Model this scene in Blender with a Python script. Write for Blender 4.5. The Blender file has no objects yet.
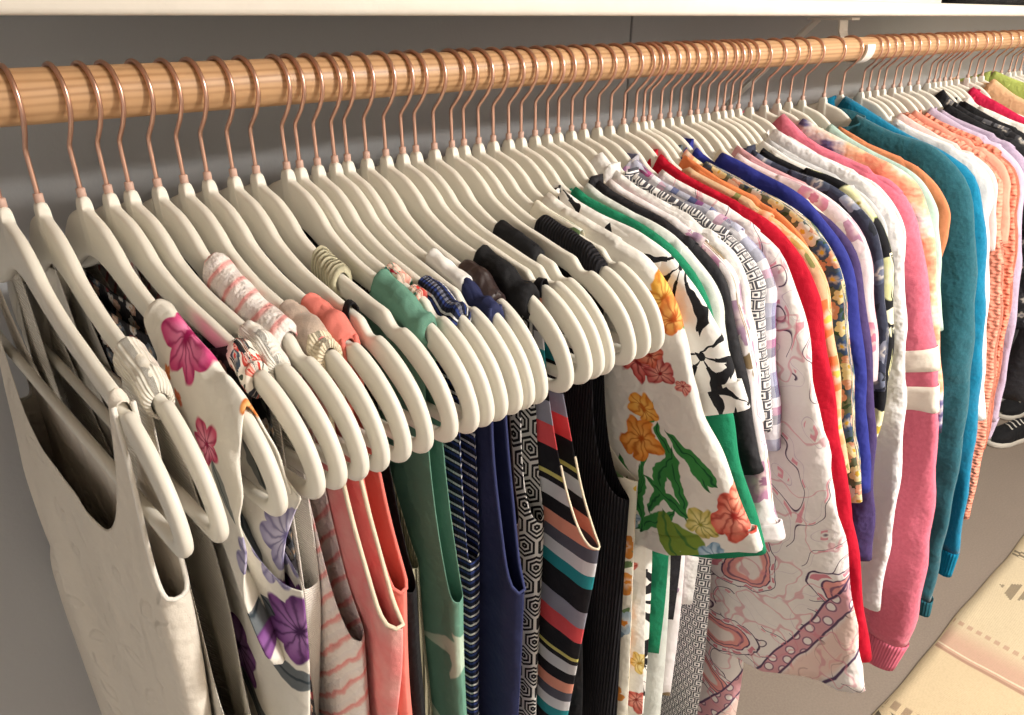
import bpy, math, random
import numpy as np
from mathutils import Matrix, Vector

# ------------------------------------------------------------------ camera
W, H = 1024, 715
F = 720.0
VPX, VPY = 1422.0, 16.5                      # vanishing point of the rod
pitch = math.atan((H/2 - VPY)/F)
yaw = math.atan((VPX - W/2)/math.hypot(F, H/2 - VPY))
CAM = np.array([0.0, 0.0, 1.66])
FW = np.array([math.cos(yaw)*math.cos(pitch), math.sin(yaw)*math.cos(pitch), -math.sin(pitch)])
RT = np.cross(FW, [0, 0, 1.0]); RT /= np.linalg.norm(RT)
UP = np.cross(RT, FW)
scene = bpy.context.scene
COL = scene.collection
cd = bpy.data.cameras.new('camera'); cam = bpy.data.objects.new('camera', cd); COL.objects.link(cam)
cd.sensor_width = 36.0; cd.lens = F/W*36.0; cd.clip_start = 0.02
m = Matrix.Identity(4)
for r in range(3):
    m[r][0] = RT[r]; m[r][1] = UP[r]; m[r][2] = -FW[r]; m[r][3] = CAM[r]
cam.matrix_world = m
scene.camera = cam

# ------------------------------------------------------------------ world, lights, exposure
wd = bpy.data.worlds.new('world'); scene.world = wd; wd.use_nodes = True
bg = wd.node_tree.nodes['Background']
bg.inputs[0].default_value = (0.96, 0.97, 1.0, 1); bg.inputs[1].default_value = 0.33
def area(name, loc, target, size, power, col, sy=None):
    l = bpy.data.lights.new(name, 'AREA'); l.energy = power; l.color = col; l.shape = 'DISK'; l.size = size
    o = bpy.data.objects.new(name, l); COL.objects.link(o); o.location = loc
    d = Vector(target) - Vector(loc); o.rotation_euler = d.to_track_quat('-Z', 'Y').to_euler()
    return o
area('ceiling_lamp_light', (1.25, -0.95, 2.33), (1.25, -0.95, 0), 0.30, 50, (1.0, 0.955, 0.90))
area('ceiling_lamp_light', (2.55, -0.9, 2.33), (2.55, -0.9, 0), 0.30, 18, (1.0, 0.955, 0.90))  # unseen extra lamp, added to brighten the far end of the row
scene.view_settings.view_transform = 'Standard'; scene.view_settings.look = 'None'
scene.view_settings.gamma = 1.0; scene.view_settings.use_curve_mapping = False
scene.view_settings.exposure = 0.52

# ------------------------------------------------------------------ helpers
def ray(px, py): return FW*F + RT*(px - W/2) + UP*(H/2 - py)
def proj(p):
    d = np.asarray(p) - CAM; z = d @ FW
    return W/2 + F*(d @ RT)/z, H/2 - F*(d @ UP)/z
def lin(c):
    if isinstance(c, str):
        c = [int(c[k:k+2], 16)/255 for k in (0, 2, 4)]
    return tuple((x/12.92 if x <= 0.04045 else ((x+0.055)/1.055)**2.4) for x in c[:3])
def empty(name, loc=(0, 0, 0), rz=0.0):
    o = bpy.data.objects.new(name, None); COL.objects.link(o); o.location = loc; o.rotation_euler = (0, 0, rz)
    o.empty_display_size = 0.02
    return o
def tag(o, label=None, cat=None, group=None, kind=None):
    if label: o['label'] = label
    if cat: o['category'] = cat
    if group: o['group'] = group
    if kind: o['kind'] = kind
    return o
def make_mesh(name, V, Fc, mat=None, uv=None, smooth=True):
    me = bpy.data.meshes.new(name)
    me.from_pydata([tuple(map(float, v)) for v in V], [], [tuple(int(k) for k in f) for f in Fc])
    if uv is not None:
        ul = me.uv_layers.new(name='UVMap')
        idx = np.empty(len(me.loops), dtype=np.int32); me.loops.foreach_get('vertex_index', idx)
        ul.data.foreach_set('uv', np.asarray(uv, dtype=np.float32)[idx].ravel())
    if smooth: me.polygons.foreach_set('use_smooth', [True]*len(me.polygons))
    if mat: me.materials.append(mat)
    me.update()
    return me
def add(name, me, parent=None, loc=None, rz=None):
    o = bpy.data.objects.new(name, me); COL.objects.link(o)
    if parent: o.parent = parent
    if loc is not None: o.location = loc
    if rz is not None: o.rotation_euler = (0, 0, rz)
    return o
def solid(o, t, off=0.0):
    md = o.modifiers.new('thickness', 'SOLIDIFY'); md.thickness = t; md.offset = off; md.use_even_offset = False
    return o
def box_vf(x0, x1, y0, y1, z0, z1, base=0):
    V = [(x0,y0,z0),(x1,y0,z0),(x1,y1,z0),(x0,y1,z0),(x0,y0,z1),(x1,y0,z1),(x1,y1,z1),(x0,y1,z1)]
    Fc = [(0,3,2,1),(4,5,6,7),(0,1,5,4),(1,2,6,5),(2,3,7,6),(3,0,4,7)]
    return V, [tuple(base+k for k in f) for f in Fc]
def box(name, x0, x1, y0, y1, z0, z1, mat, parent=None, bevel=0.0, seg=2):
    V, Fc = box_vf(x0, x1, y0, y1, z0, z1)
    o = add(name, make_mesh(name, V, Fc, mat, smooth=False), parent)
    if bevel:
        b = o.modifiers.new('bevel', 'BEVEL'); b.width = bevel; b.segments = seg
        o.data.polygons.foreach_set('use_smooth', [True]*6)
    return o
def tube_vf(P, rad, m=8, cap=True, base=0, flat=None):
    """tube along points P; rad scalar or list; returns V,F"""
    P = np.asarray(P, float); n = len(P)
    R = np.full(n, rad) if np.isscalar(rad) else np.asarray(rad, float)
    T = np.gradient(P, axis=0); T /= np.linalg.norm(T, axis=1)[:, None]
    ref = np.array([1.0, 0, 0]) if abs(T[0][0]) < .9 else np.array([0, 1.0, 0])
    nrm = np.cross(T[0], ref); nrm /= np.linalg.norm(nrm)
    V = []; 
    for k in range(n):
        nrm = nrm - T[k]*(nrm @ T[k]); nrm /= np.linalg.norm(nrm); b = np.cross(T[k], nrm)
        for j in range(m):
            a = 2*math.pi*j/m
            V.append(P[k] + R[k]*(math.cos(a)*nrm + math.sin(a)*b))
    Fc = []
    for k in range(n-1):
        for j in range(m):
            j2 = (j+1) % m
            Fc.append((base+k*m+j, base+k*m+j2, base+(k+1)*m+j2, base+(k+1)*m+j))
    if cap:
        Fc.append(tuple(base+j for j in range(m))[::-1]); Fc.append(tuple(base+(n-1)*m+j for j in range(m)))
    return V, Fc
def cr(P, n):
    """centripetal-ish Catmull-Rom resample by arc length"""
    P = np.asarray(P, float)
    Q = np.vstack([2*P[0]-P[1], P, 2*P[-1]-P[-2]]); out = []
    for k in range(1, len(Q)-2):
        for t in np.linspace(0, 1, 12, endpoint=False):
            p0, p1, p2, p3 = Q[k-1], Q[k], Q[k+1], Q[k+2]
            out.append(.5*((2*p1)+(-p0+p2)*t+(2*p0-5*p1+4*p2-p3)*t*t+(-p0+3*p1-3*p2+p3)*t**3))
    out.append(P[-1]); out = np.array(out)
    L = np.concatenate([[0], np.cumsum(np.linalg.norm(np.diff(out, axis=0), axis=1))])
    s = np.linspace(0, L[-1], n)
    return np.stack([np.interp(s, L, out[:, c]) for c in range(out.shape[1])], 1)
def sstep(a, b, x):
    t = np.clip((np.asarray(x, float)-a)/(b-a), 0, 1); return t*t*(3-2*t)

# ------------------------------------------------------------------ shader node helper
class S:                                           # a scalar or colour socket with arithmetic
    def __init__(s, nt, k): s.nt, s.k = nt, k
    def _m(s, op, *a):
        n = s.nt.nodes.new('ShaderNodeMath'); n.operation = op
        for q, v in enumerate((s,)+a):
            if isinstance(v, S): s.nt.links.new(v.k, n.inputs[q])
            else: n.inputs[q].default_value = v
        return S(s.nt, n.outputs[0])
    def __add__(s, o): return s._m('ADD', o)
    __radd__ = __add__
    def __sub__(s, o): return s._m('SUBTRACT', o)
    def __rsub__(s, o): return (s*-1.0) + o
    def __mul__(s, o): return s._m('MULTIPLY', o)
    __rmul__ = __mul__
    def __truediv__(s, o): return s._m('DIVIDE', o)
    def sin(s): return s._m('SINE')
    def cos(s): return s._m('COSINE')
    def abs(s): return s._m('ABSOLUTE')
    def fract(s): return s._m('FRACT')
    def floor(s): return s._m('FLOOR')
    def sqrt(s): return s._m('SQRT')
    def pow(s, p): return s._m('POWER', p)
    def lt(s, o): return s._m('LESS_THAN', o)
    def gt(s, o): return s._m('GREATER_THAN', o)
    def max(s, o): return s._m('MAXIMUM', o)
    def min(s, o): return s._m('MINIMUM', o)
    def atan2(s, o): return s._m('ARCTAN2', o)
    def pingpong(s, o): return s._m('PINGPONG', o)
    def below(s, edge, soft):                      # soft 1 below edge
        n = s.nt.nodes.new('ShaderNodeMapRange'); n.clamp = True; n.interpolation_type = 'SMOOTHSTEP'
        s.nt.links.new(s.k, n.inputs[0])
        for q, v in ((1, edge), (2, soft)):
            pass
        e = edge if isinstance(edge, S) else None
        if e is None:
            n.inputs[1].default_value = edge-soft; n.inputs[2].default_value = edge+soft
        else:
            s.nt.links.new((e-soft).k, n.inputs[1]); s.nt.links.new((e+soft).k, n.inputs[2])
        n.inputs[3].default_value = 1; n.inputs[4].default_value = 0
        return S(s.nt, n.outputs[0])
class M:
    """a fabric or surface material: .u .v are metres on the cloth"""
    def __init__(s, name, rough=0.85, spec=0.25, coords='uv', metal=0.0, sheen=0.0):
        s.mat = bpy.data.materials.new(name); s.mat.use_nodes = True; s.nt = s.mat.node_tree
        s.b = s.nt.nodes['Principled BSDF']
        s.b.inputs['Roughness'].default_value = rough; s.b.inputs['Metallic'].default_value = metal
        s.b.inputs['Specular IOR Level'].default_value = spec
        if sheen: s.b.inputs['Sheen Weight'].default_value = sheen
        tc = s.nt.nodes.new('ShaderNodeTexCoord')
        s.vec = tc.outputs['UV'] if coords == 'uv' else tc.outputs['Object']
        s.obj = tc.outputs['Object']
        sp = s.nt.nodes.new('ShaderNodeSeparateXYZ'); s.nt.links.new(s.vec, sp.inputs[0])
        s.u, s.v, s.w = (S(s.nt, sp.outputs[k]) for k in range(3))
        s._bump = None
    def comb(s, x, y, z=0.0):
        n = s.nt.nodes.new('ShaderNodeCombineXYZ')
        for q, v in enumerate((x, y, z)):
            if isinstance(v, S): s.nt.links.new(v.k, n.inputs[q])
            else: n.inputs[q].default_value = v
        return n.outputs[0]
    def noise(s, scale, detail=3, vec=None, rough=.5, sx=1, sy=1, off=0.0, col=False):
        n = s.nt.nodes.new('ShaderNodeTexNoise'); n.inputs['Scale'].default_value = scale
        n.inputs['Detail'].default_value = detail; n.inputs['Roughness'].default_value = rough
        v = vec if vec is not None else s.comb(s.u*sx+off, s.v*sy, s.w)
        s.nt.links.new(v, n.inputs['Vector'])
        return S(s.nt, n.outputs['Color' if col else 'Fac'])
    def warp(s, amount, scale, u=None, v=None, off=0.0):
        u = u or s.u; v = v or s.v
        n = s.nt.nodes.new('ShaderNodeTexNoise'); n.inputs['Scale'].default_value = scale; n.inputs['Detail'].default_value = 2
        s.nt.links.new(s.comb(u+off, v), n.inputs['Vector'])
        sp = s.nt.nodes.new('ShaderNodeSeparateXYZ'); s.nt.links.new(n.outputs['Color'], sp.inputs[0])
        return u+(S(s.nt, sp.outputs[0])-.5)*amount, v+(S(s.nt, sp.outputs[1])-.5)*amount
    def rgb(s, c):
        n = s.nt.nodes.new('ShaderNodeRGB'); n.outputs[0].default_value = (*lin(c), 1); return S(s.nt, n.outputs[0])
    def col(s, c): return c if isinstance(c, S) else s.rgb(c)
    def mix(s, fac, a, b):
        n = s.nt.nodes.new('ShaderNodeMix'); n.data_type = 'RGBA'
        if isinstance(fac, S): s.nt.links.new(fac.k, n.inputs[0])
        else: n.inputs[0].default_value = fac
        s.nt.links.new(s.col(a).k, n.inputs[6]); s.nt.links.new(s.col(b).k, n.inputs[7])
        return S(s.nt, n.outputs[2])
    def ramp(s, fac, stops, const=False):
        n = s.nt.nodes.new('ShaderNodeValToRGB'); r = n.color_ramp
        r.interpolation = 'CONSTANT' if const else 'LINEAR'
        while len(r.elements) < len(stops): r.elements.new(0.5)
        for e, (p, c) in zip(r.elements, stops): e.position = p
        for e, (p, c) in zip(r.elements, stops): e.color = (*lin(c), 1)
        s.nt.links.new(fac.k, n.inputs[0]); return S(s.nt, n.outputs[0])
    def voro(s, scale, u=None, v=None, rnd=1.0, off=0.0):
        """cell pattern: returns du,dv (cell units from the centre), three randoms"""
        u = u or s.u; v = v or s.v
        U = u*scale+off; Vv = v*scale+off*.7
        n = s.nt.nodes.new('ShaderNodeTexVoronoi'); n.voronoi_dimensions = '2D'; n.inputs['Scale'].default_value = 1
        n.inputs['Randomness'].default_value = rnd
        s.nt.links.new(s.comb(U, Vv), n.inputs['Vector'])
        sp = s.nt.nodes.new('ShaderNodeSeparateXYZ'); s.nt.links.new(n.outputs['Position'], sp.inputs[0])
        sc = s.nt.nodes.new('ShaderNodeSeparateXYZ'); s.nt.links.new(n.outputs['Color'], sc.inputs[0])
        return U-S(s.nt, sp.outputs[0]), Vv-S(s.nt, sp.outputs[1]), [S(s.nt, sc.outputs[k]) for k in range(3)], S(s.nt, n.outputs['Distance'])
    def flower(s, du, dv, R, n=5, rot=0.0, soft=.015, depth=.3):
        r = (du*du+dv*dv).sqrt(); th = dv.atan2(du)
        pet = ((th*(n/2.0)+rot).cos()).abs()*depth+(1-depth)
        q = r/(pet*R)
        return q.below(1.0, soft/R if not isinstance(R, S) else .1), q
    def leaf(s, du, dv, ang, L, wd, soft=.05):
        """pointed leaf outline centred at 0, along ang"""
        if isinstance(ang, S): ca, sa = ang.cos(), ang.sin()
        else: ca, sa = math.cos(ang), math.sin(ang)
        x = du*ca+dv*sa; y = dv*ca-du*sa
        q = (x/L)*(x/L)+(y/wd).abs()
        return q.below(1.0, soft), x, y
    def bump(s, h, dist=.001, strength=.4):
        n = s.nt.nodes.new('ShaderNodeBump'); n.inputs['Distance'].default_value = dist; n.inputs['Strength'].default_value = strength
        s.nt.links.new(h.k, n.inputs['Height'])
        if s._bump is not None: s.nt.links.new(s._bump, n.inputs['Normal'])
        s._bump = n.outputs[0]; s.nt.links.new(n.outputs[0], s.b.inputs['Normal'])
        return s
    def fabric(s, crease=.5, weave=.3, cs=28, cd=.012):
        if crease: s.bump(s.noise(cs, 3, vec=s.obj, rough=.55), cd*1.3, min(1, crease*1.25))
        if weave: s.bump(s.noise(900, 1, vec=s.obj), .0008, weave)
        return s
    def done(s, c):
        s.nt.links.new(s.col(c).k, s.b.inputs['Base Color']); return s.mat

def m_plain(name, c, rough=.85, crease=.5, weave=.3, var=.12, spec=.25, sheen=0.0, c2=None):
    k = M(name, rough, spec, sheen=sheen); k.fabric(crease, weave)
    c = lin2(c) if False else c
    col = k.mix(k.noise(14, 4, vec=k.obj)*1.0, c, c2 or tuple(x*(1-var) for x in hexf(c)))
    return k.done(col)
def hexf(c): return [int(c[k:k+2], 16)/255 for k in (0, 2, 4)] if isinstance(c, str) else c
def m_heather(name, c, c2, sc=260):
    k = M(name, .95, .15, sheen=.2); k.fabric(.35, .5)
    return k.done(k.mix((k.noise(sc, 3, vec=k.obj)-.3)*2.0, c, c2))
def m_rib(name, c, c2, pitch_=.004, axis='u', depth=.0016):
    k = M(name, .9, .15); a = k.u if axis == 'u' else k.v
    h = ((a*(2*math.pi/pitch_)).sin()+1)*.5
    k.fabric(.3, .3); k.bump(h, depth, .9)
    return k.done(k.mix(h, c2, c))
def m_floral(name, base, petals, leaf='3f6b3a', scale=28, n=5, R=.42, dens=.7, leaves=.6, centre='e8c23a', crease=.45, wob=.012, base2=None):
    """small scattered flowers and leaves"""
    k = M(name, .85, .25); k.fabric(crease, .3)
    u, v = k.warp(wob, 60)
    col = k.col(base)
    if base2: col = k.mix(k.noise(22, 3).below(.5, .06), base, base2)
    du, dv, rr, _ = k.voro(scale*1.35, u, v, off=3.7)
    lm, x, y = k.leaf(du, dv, rr[0]*6.28, .48, .17)
    col = k.mix(lm*rr[1].lt(leaves), col, leaf)
    du, dv, rr, _ = k.voro(scale, u, v)
    fm, q = k.flower(du, dv, R, n, rr[2]*6.28)
    stops = [(j/len(petals), p) for j, p in enumerate(petals)]
    pc = k.ramp(rr[0], stops, True)
    pc = k.mix(q.below(.45, .2)*.5, pc, 'fff4e4')
    col = k.mix(fm*rr[1].lt(dens), col, pc)
    col = k.mix(q.below(.24, .05)*rr[1].lt(dens), col, centre)
    return k.done(col)
def m_stripes(name, period, bands, axis='v', rough=.85, crease=.35, wob=.0, rib=None):
    """bands: list of (start fraction, colour)"""
    k = M(name, rough, .25); k.fabric(crease, .3)
    a = k.v if axis == 'v' else k.u
    if wob: a = a+(k.noise(30, 2)-.5)*wob
    if rib: k.bump(((k.u*(2*math.pi/rib)).sin()), .0012, .7)
    return k.done(k.ramp((a/period).fract(), bands, True))

# ------------------------------------------------------------------ the setting
ROD_Y, ROD_Z, ROD_R = 0.563, 1.66-0.0456, 0.017
WALL_Y = ROD_Y+0.30
X0, X1 = -0.62, 3.75
Y0 = -1.45
CEIL = 2.42
def m_wall(name, c, c2, bs=220):
    k = M(name, .8, .3, coords='obj')
    k.bump(k.noise(bs, 3), .0008, .35); k.bump(k.noise(9, 3), .004, .15)
    return k.done(k.mix(k.noise(3, 4), c, c2))
wall_grey = m_wall('grey_wall_paint', 'c2c3c5', 'bbbcbd')
white_wall = m_wall('off_white_paint', 'd6cfc5', 'cfc7bc')
ceil_mat = m_wall('ceiling_paint', 'e6e0d6', 'ded8cd')
def m_floor():
    k = M('grey_brown_floor', .55, .35, coords='obj')
    k.bump(k.noise(60, 4), .001, .2)
    c = k.mix(k.noise(1.6, 5, rough=.65), '8f8276', '807368')
    return k.done(k.mix((k.noise(180, 2)-.35).max(0.0)*.5, c, 'b0a395'))
floor_mat = m_floor()
def m_white_gloss():
    k = M('white_gloss_paint', .35, .5, coords='obj')
    k.bump(k.noise(38, 4, sx=.5), .003, .3); k.bump(k.noise(140, 3), .001, .25)
    return k.done(k.mix(k.noise(20, 4), 'efe9df', 'e2dacd'))
gloss = m_white_gloss()
st = lambda o: tag(o, kind='structure')
o = st(box('floor', X0, X1, Y0, WALL_Y, -.05, 0, floor_mat)); o['label'] = 'plain grey-brown closet floor'
def seam_wall():
    # the back wall: two painted boards that meet in a fine upright joint
    xs = 1.02
    root = empty('wall_back'); st(root); root['label'] = 'grey painted wall behind the clothes rod'
    box('panel', X0, xs-.0012, WALL_Y, WALL_Y+.05, 0, CEIL, wall_grey, root, .002)
    box('panel', xs+.0012, X1, WALL_Y-.002, WALL_Y+.05, 0, CEIL, wall_grey, root, .002)
    box('joint', xs-.01, xs+.01, WALL_Y+.006, WALL_Y+.05, 0, CEIL, wall_grey, root)
seam_wall()
st(box('wall_right', X1, X1+.05, Y0, WALL_Y+.05, 0, CEIL, wall_grey))['label'] = 'grey end wall at the far end of the rod'
st(box('wall_front', X0-.05, X1+.05, Y0-.05, Y0, 0, CEIL, white_wall))['label'] = 'off-white wall facing the clothes rod'
st(box('wall_left', X0-.05, X0, Y0, WALL_Y+.05, 0, CEIL, wall_grey))['label'] = 'grey side wall at the camisole end of the rod'
st(box('ceiling', X0-.05, X1+.05, Y0-.05, WALL_Y+.05, CEIL, CEIL+.05, ceil_mat))['label'] = 'off-white closet ceiling'
st(box('baseboard_back', X0, X1, WALL_Y-.014, WALL_Y, 0, .09, gloss, None, .003))['label'] = 'white baseboard along the back wall'
# ceiling lamp bodies that carry the lights; the far lamp is an added one
def m_emit(name, c, s_):
    k = M(name, .5); k.b.inputs['Emission Color'].default_value = (*lin(c), 1); k.b.inputs['Emission Strength'].default_value = s_
    return k.done(c)
lampm = m_emit('lit_lamp_diffuser', 'fff0dc', 2.0)
whitemetal = m_wall('white_enamel', 'ece7de', 'e2dcd2', 400)
for lx, ly, dsc in ((1.25, -.95, 'sweatshirt'), (2.55, -.9, 'raspberry blouse')):
    r = tag(empty('ceiling_lamp', (lx, ly, CEIL)), 'round white ceiling lamp above the aisle at the '+dsc+' end', 'lamp', 'ceiling lamps above the aisle')
    a = np.linspace(0, 2*math.pi, 33)[:-1]
    prof = [(.0, 0), (.17, 0), (.17, -.03), (.165, -.035), (.14, -.035)]
    V = [(p*math.cos(t), p*math.sin(t), z) for p, z in prof[1:] for t in a]
    Fc = [(k*32+j, (k+1)*32+j, (k+1)*32+(j+1) % 32, k*32+(j+1) % 32) for k in range(3) for j in range(32)]
    add('lamp_rim', make_mesh('lamp_rim', V, Fc, whitemetal), r)
    prof = [(.14, -.035), (.13, -.05), (.09, -.062), (.03, -.066)]
    V = [(p*math.cos(t), p*math.sin(t), z) for p, z in prof for t in a]
    Fc = [(k*32+j, (k+1)*32+j, (k+1)*32+(j+1) % 32, k*32+(j+1) % 32) for k in range(3) for j in range(32)]
    Fc.append(tuple(96+j for j in range(32)))
    add('diffuser', make_mesh('diffuser', V, Fc, lampm), r)

# shelf, rod, bracket
SH_Z = 1.6607
def shelf():
    o = box('shelf_board', X0, X1, ROD_Y-.045, WALL_Y, SH_Z, SH_Z+.019, gloss, None, .004, 3)
    tag(o, 'long white painted shelf board above the clothes rod', 'shelf')
shelf()
def m_wood():
    k = M('pine_rod', .42, .45, coords='obj')
    # rings run along the rod, with a slight wander
    y = k.v+(k.noise(2.2, 3, sx=1, sy=1)-.5)*.018; z = k.w
    g = ((z*1.0+y*.35)*1250+(k.noise(7, 3, vec=k.comb(k.u*.5, k.v*3, k.w*3))-.5)*17).sin()
    g2 = (k.noise(26, 4, vec=k.comb(k.u*.35, k.v*14, k.w*14)))
    c = k.mix((g*.5+.5).pow(2.0)*(k.noise(16, 2, vec=k.comb(k.u*.3, k.v*5, k.w*5))*1.3-.15), 'cba278', '94663d')
    c = k.mix((g2-.40)*1.0, c, 'cca277')
    c = k.mix(k.noise(9, 2, vec=k.comb(k.u*1.0, k.v*4, k.w*4)).below(.33, .03)*.5, c, 'e6bd8c')
    k.bump(g2, .0006, .3)
    return k.done(c)
wood = m_wood()
def rod():
    xs = np.linspace(X0+.0, X1, 60); P = np.stack([xs, np.full(60, ROD_Y), np.full(60, ROD_Z)], 1)
    P2 = P.copy(); P2[:, 1] = 0; P2[:, 2] = 0
    V, Fc = tube_vf(P2, ROD_R, 40)
    o = add('clothes_rod', make_mesh('clothes_rod', V, Fc, wood), None, (0, ROD_Y, ROD_Z))
    tag(o, 'round pine wood clothes rod under the white shelf', 'rod')
rod()
def on_rod(px):
    lo, hi = -.3, 6.
    for _ in range(60):
        md = (lo+hi)/2
        if proj((md, ROD_Y, ROD_Z))[0] < px: lo = md
        else: hi = md
    return lo
def bracket(px):
    xb = on_rod(px)
    r = tag(empty('shelf_bracket', (xb, WALL_Y, SH_Z)), 'white metal shelf bracket whose hook cradles the clothes rod', 'bracket')
    d = WALL_Y-ROD_Y; zr = ROD_Z-SH_Z; hw = .011
    def strap(name, P, w=hw, t=.0018):
        P = np.asarray(P, float); n = len(P); T = np.gradient(P, axis=0); T /= np.linalg.norm(T, axis=1)[:, None]
        N = np.stack([-T[:, 1], T[:, 0]], 1); V = []; Fc = []
        for k in range(n):
            for sx, sn in ((-w, -t), (w, -t), (w, t), (-w, t)):
                q = P[k]+N[k]*sn; V.append((sx, q[0], q[1]))
        for k in range(n-1):
            for j in range(4): Fc.append((k*4+j, k*4+(j+1) % 4, k*4+4+(j+1) % 4, k*4+4+j))
        Fc += [(3, 2, 1, 0), tuple((n-1)*4+j for j in range(4))]
        add(name, make_mesh(name, V, Fc, whitemetal, smooth=False), r)
    strap('wall_plate', [(-.004, -.17), (-.004, -.20), (-.004, -.26)])
    strap('arm', [(-d+.085, -.004), (-d+.04, -.004), (-d+.012, -.004)], .013)
    strap('brace', [(-.006, -.225), (-.10, -.125), (-d+.075, -.006)])
    # hook: drops from the arm behind the rod, passes under it and ends on its front
    rr = ROD_R+.0028
    P = [(-d+rr+.012, -.006), (-d+rr+.010, -.022), (-d+rr+.004, zr+.010)]
    for a in np.linspace(-5, -200, 16):
        P.append((-d+rr*math.cos(math.radians(a)), zr+rr*math.sin(math.radians(a))))
    strap('rod_hook', P, .013, .0016)
bracket(858)

# ------------------------------------------------------------------ hangers
NECK = [2.4,39.7,82,108.7,130,158,184.5,208,233.6,256.5,287,300,317.6,335,347.6,366.7,386,402.8,416,434.5,452,464,478.6,493.3,508.6,521,535,547,558,571.4,583.7,597.5,610,623.4,635,643,649,660,669.5,679,690,697,706,716,723,730,738,750,764.5,777.7,789,802.5,823.7,841,861,868,876,883,893,900,909,917.7,928,934,939,944.5,950,957,967.6,975,982,992.6,1001,1009,1014,1020]
COLLAR = -.065
def neck_x(px):
    lo, hi = -.3, 6.
    for _ in range(60):
        md = (lo+hi)/2
        if proj((md, ROD_Y, ROD_Z+COLLAR))[0] < px: lo = md
        else: hi = md
    return lo
HX = [neck_x(p) for p in NECK]
NH = len(HX)
YAW = [.10]*NH
TIP = {0: 188, 1: 224, 2: 281, 3: 326, 4: 345, 5: 367, 6: 388, 7: 410, 8: 432, 9: 457, 10: 473, 11: 498, 12: 507, 13: 522, 14: 534, 15: 547, 16: 573, 17: 592, 18: 604, 19: 614, 20: 634, 21: 652, 22: 664}
for i, tx in TIP.items():
    lo, hi = -.12, .3
    for _ in range(40):
        md = (lo+hi)/2
        p = (HX[i]+.223*math.sin(md), ROD_Y-.223*math.cos(md), ROD_Z+COLLAR-.141)
        if proj(p)[0] < tx: lo = md
        else: hi = md
    YAW[i] = lo
for i in range(53, NH): YAW[i] = .10-.13*min(1, (i-52)/3)
for _ in range(400):
    for i in range(NH-1):
        for e in (.222, -.222):
            need = .0088-((HX[i+1]+e*math.sin(YAW[i+1]))-(HX[i]+e*math.sin(YAW[i])))
            if need > 0:
                YAW[i] -= .5*need/e*.6; YAW[i+1] += .5*need/e*.6
BARE = {13, 18, 20, 64, 66, 68, 70, 72, 74, 75}
GAP = []; GLOW = []
for i in range(NH):
    g = []
    if i: g.append(HX[i]-HX[i-1])
    if i < NH-1: g.append(HX[i+1]-HX[i])
    GAP.append(min(.03, sum(g)/len(g)))
    a = [HX[i]-HX[k] for k in range(i) if k not in BARE][-1:]; b = [HX[k]-HX[i] for k in range(i+1, NH) if k not in BARE][:1]
    GLOW.append(min(.045, sum(a+b)/len(a+b)))
def xlim(i, side, y, z):
    """room for cloth on one side of hanger i, half way to the next garment (or up to the next bare hanger)"""
    y = np.asarray(y, float); z = np.asarray(z, float)
    ks = range(i+1, NH) if side > 0 else range(i-1, -1, -1)
    def sep(k): return np.abs((HX[k]-HX[i])*math.cos(YAW[i])-y*(math.sin(YAW[k])-math.sin(YAW[i])))
    lim = np.full(np.broadcast(y, z).shape, .022)
    up = 1-sstep(.225, .27, -z)                       # 1 where hangers are
    for n, k in enumerate(ks):
        if k in BARE:
            l = sep(k)-.0052; lim = np.minimum(lim, l*up+.05*(1-up))
        else:
            lim = np.minimum(lim, sep(k)*.5-.0009); break
        if n > 3: break
    return np.maximum(lim, .0046)
def soft(x, lim):
    a = np.abs(x); k = .7*lim
    return np.sign(x)*np.where(a < k, a, lim-(lim-k)*np.exp(-(np.maximum(a, k)-k)/(lim-k)))
def strap_room(i, x, y):
    # straps lie apart along the arms, so only the next hanger on each side limits them
    l = [min(.0135, ((HX[i]-HX[i-1]) if i else .03)-.0062), min(.0135, (HX[i+1]-HX[i])-.0062)]
    return np.where(x < 0, soft(x, max(.0052, l[0])), soft(x, max(.0052, l[1])))
def room(i, x, y, z):
    return np.where(np.asarray(x) < 0, soft(x, xlim(i, -1, y, z)), soft(x, xlim(i, 1, y, z)))
def drape(i, y, z):
    """the slow folds that run through the whole packed row, so that neighbours nest"""
    X = HX[i]; o = 0
    for l, p, q, w, a, kx in ((.150, .4, 1.0, 5.0, 1.0, 2.0), (.083, 2.1, .3, 7.0, .7, 3.0), (.047, 4.0, 2.2, 9.0, .35, -3.0), (.31, 1.0, 4.0, 4.0, .9, 1.5)):
        o = o+a*np.sin(2*math.pi*np.asarray(y)/l+p+kx*X*3+.9*np.sin(np.asarray(z)*w+q+X*2))
    return .0046*o*sstep(.24, .46, -np.asarray(z))
def L(i, px, py, dx=0.0):
    """photo pixel -> (y, z) in the plane of hanger i, y along the hanger (front negative), z from the rod axis"""
    n = np.array([math.cos(YAW[i]), math.sin(YAW[i]), 0]); t = np.array([-math.sin(YAW[i]), math.cos(YAW[i]), 0])
    O = np.array([HX[i], ROD_Y, ROD_Z])+n*dx; v = ray(px, py)
    q = CAM+v*((O-CAM) @ n)/(v @ n)-O
    return q @ t, q[2]
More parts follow.
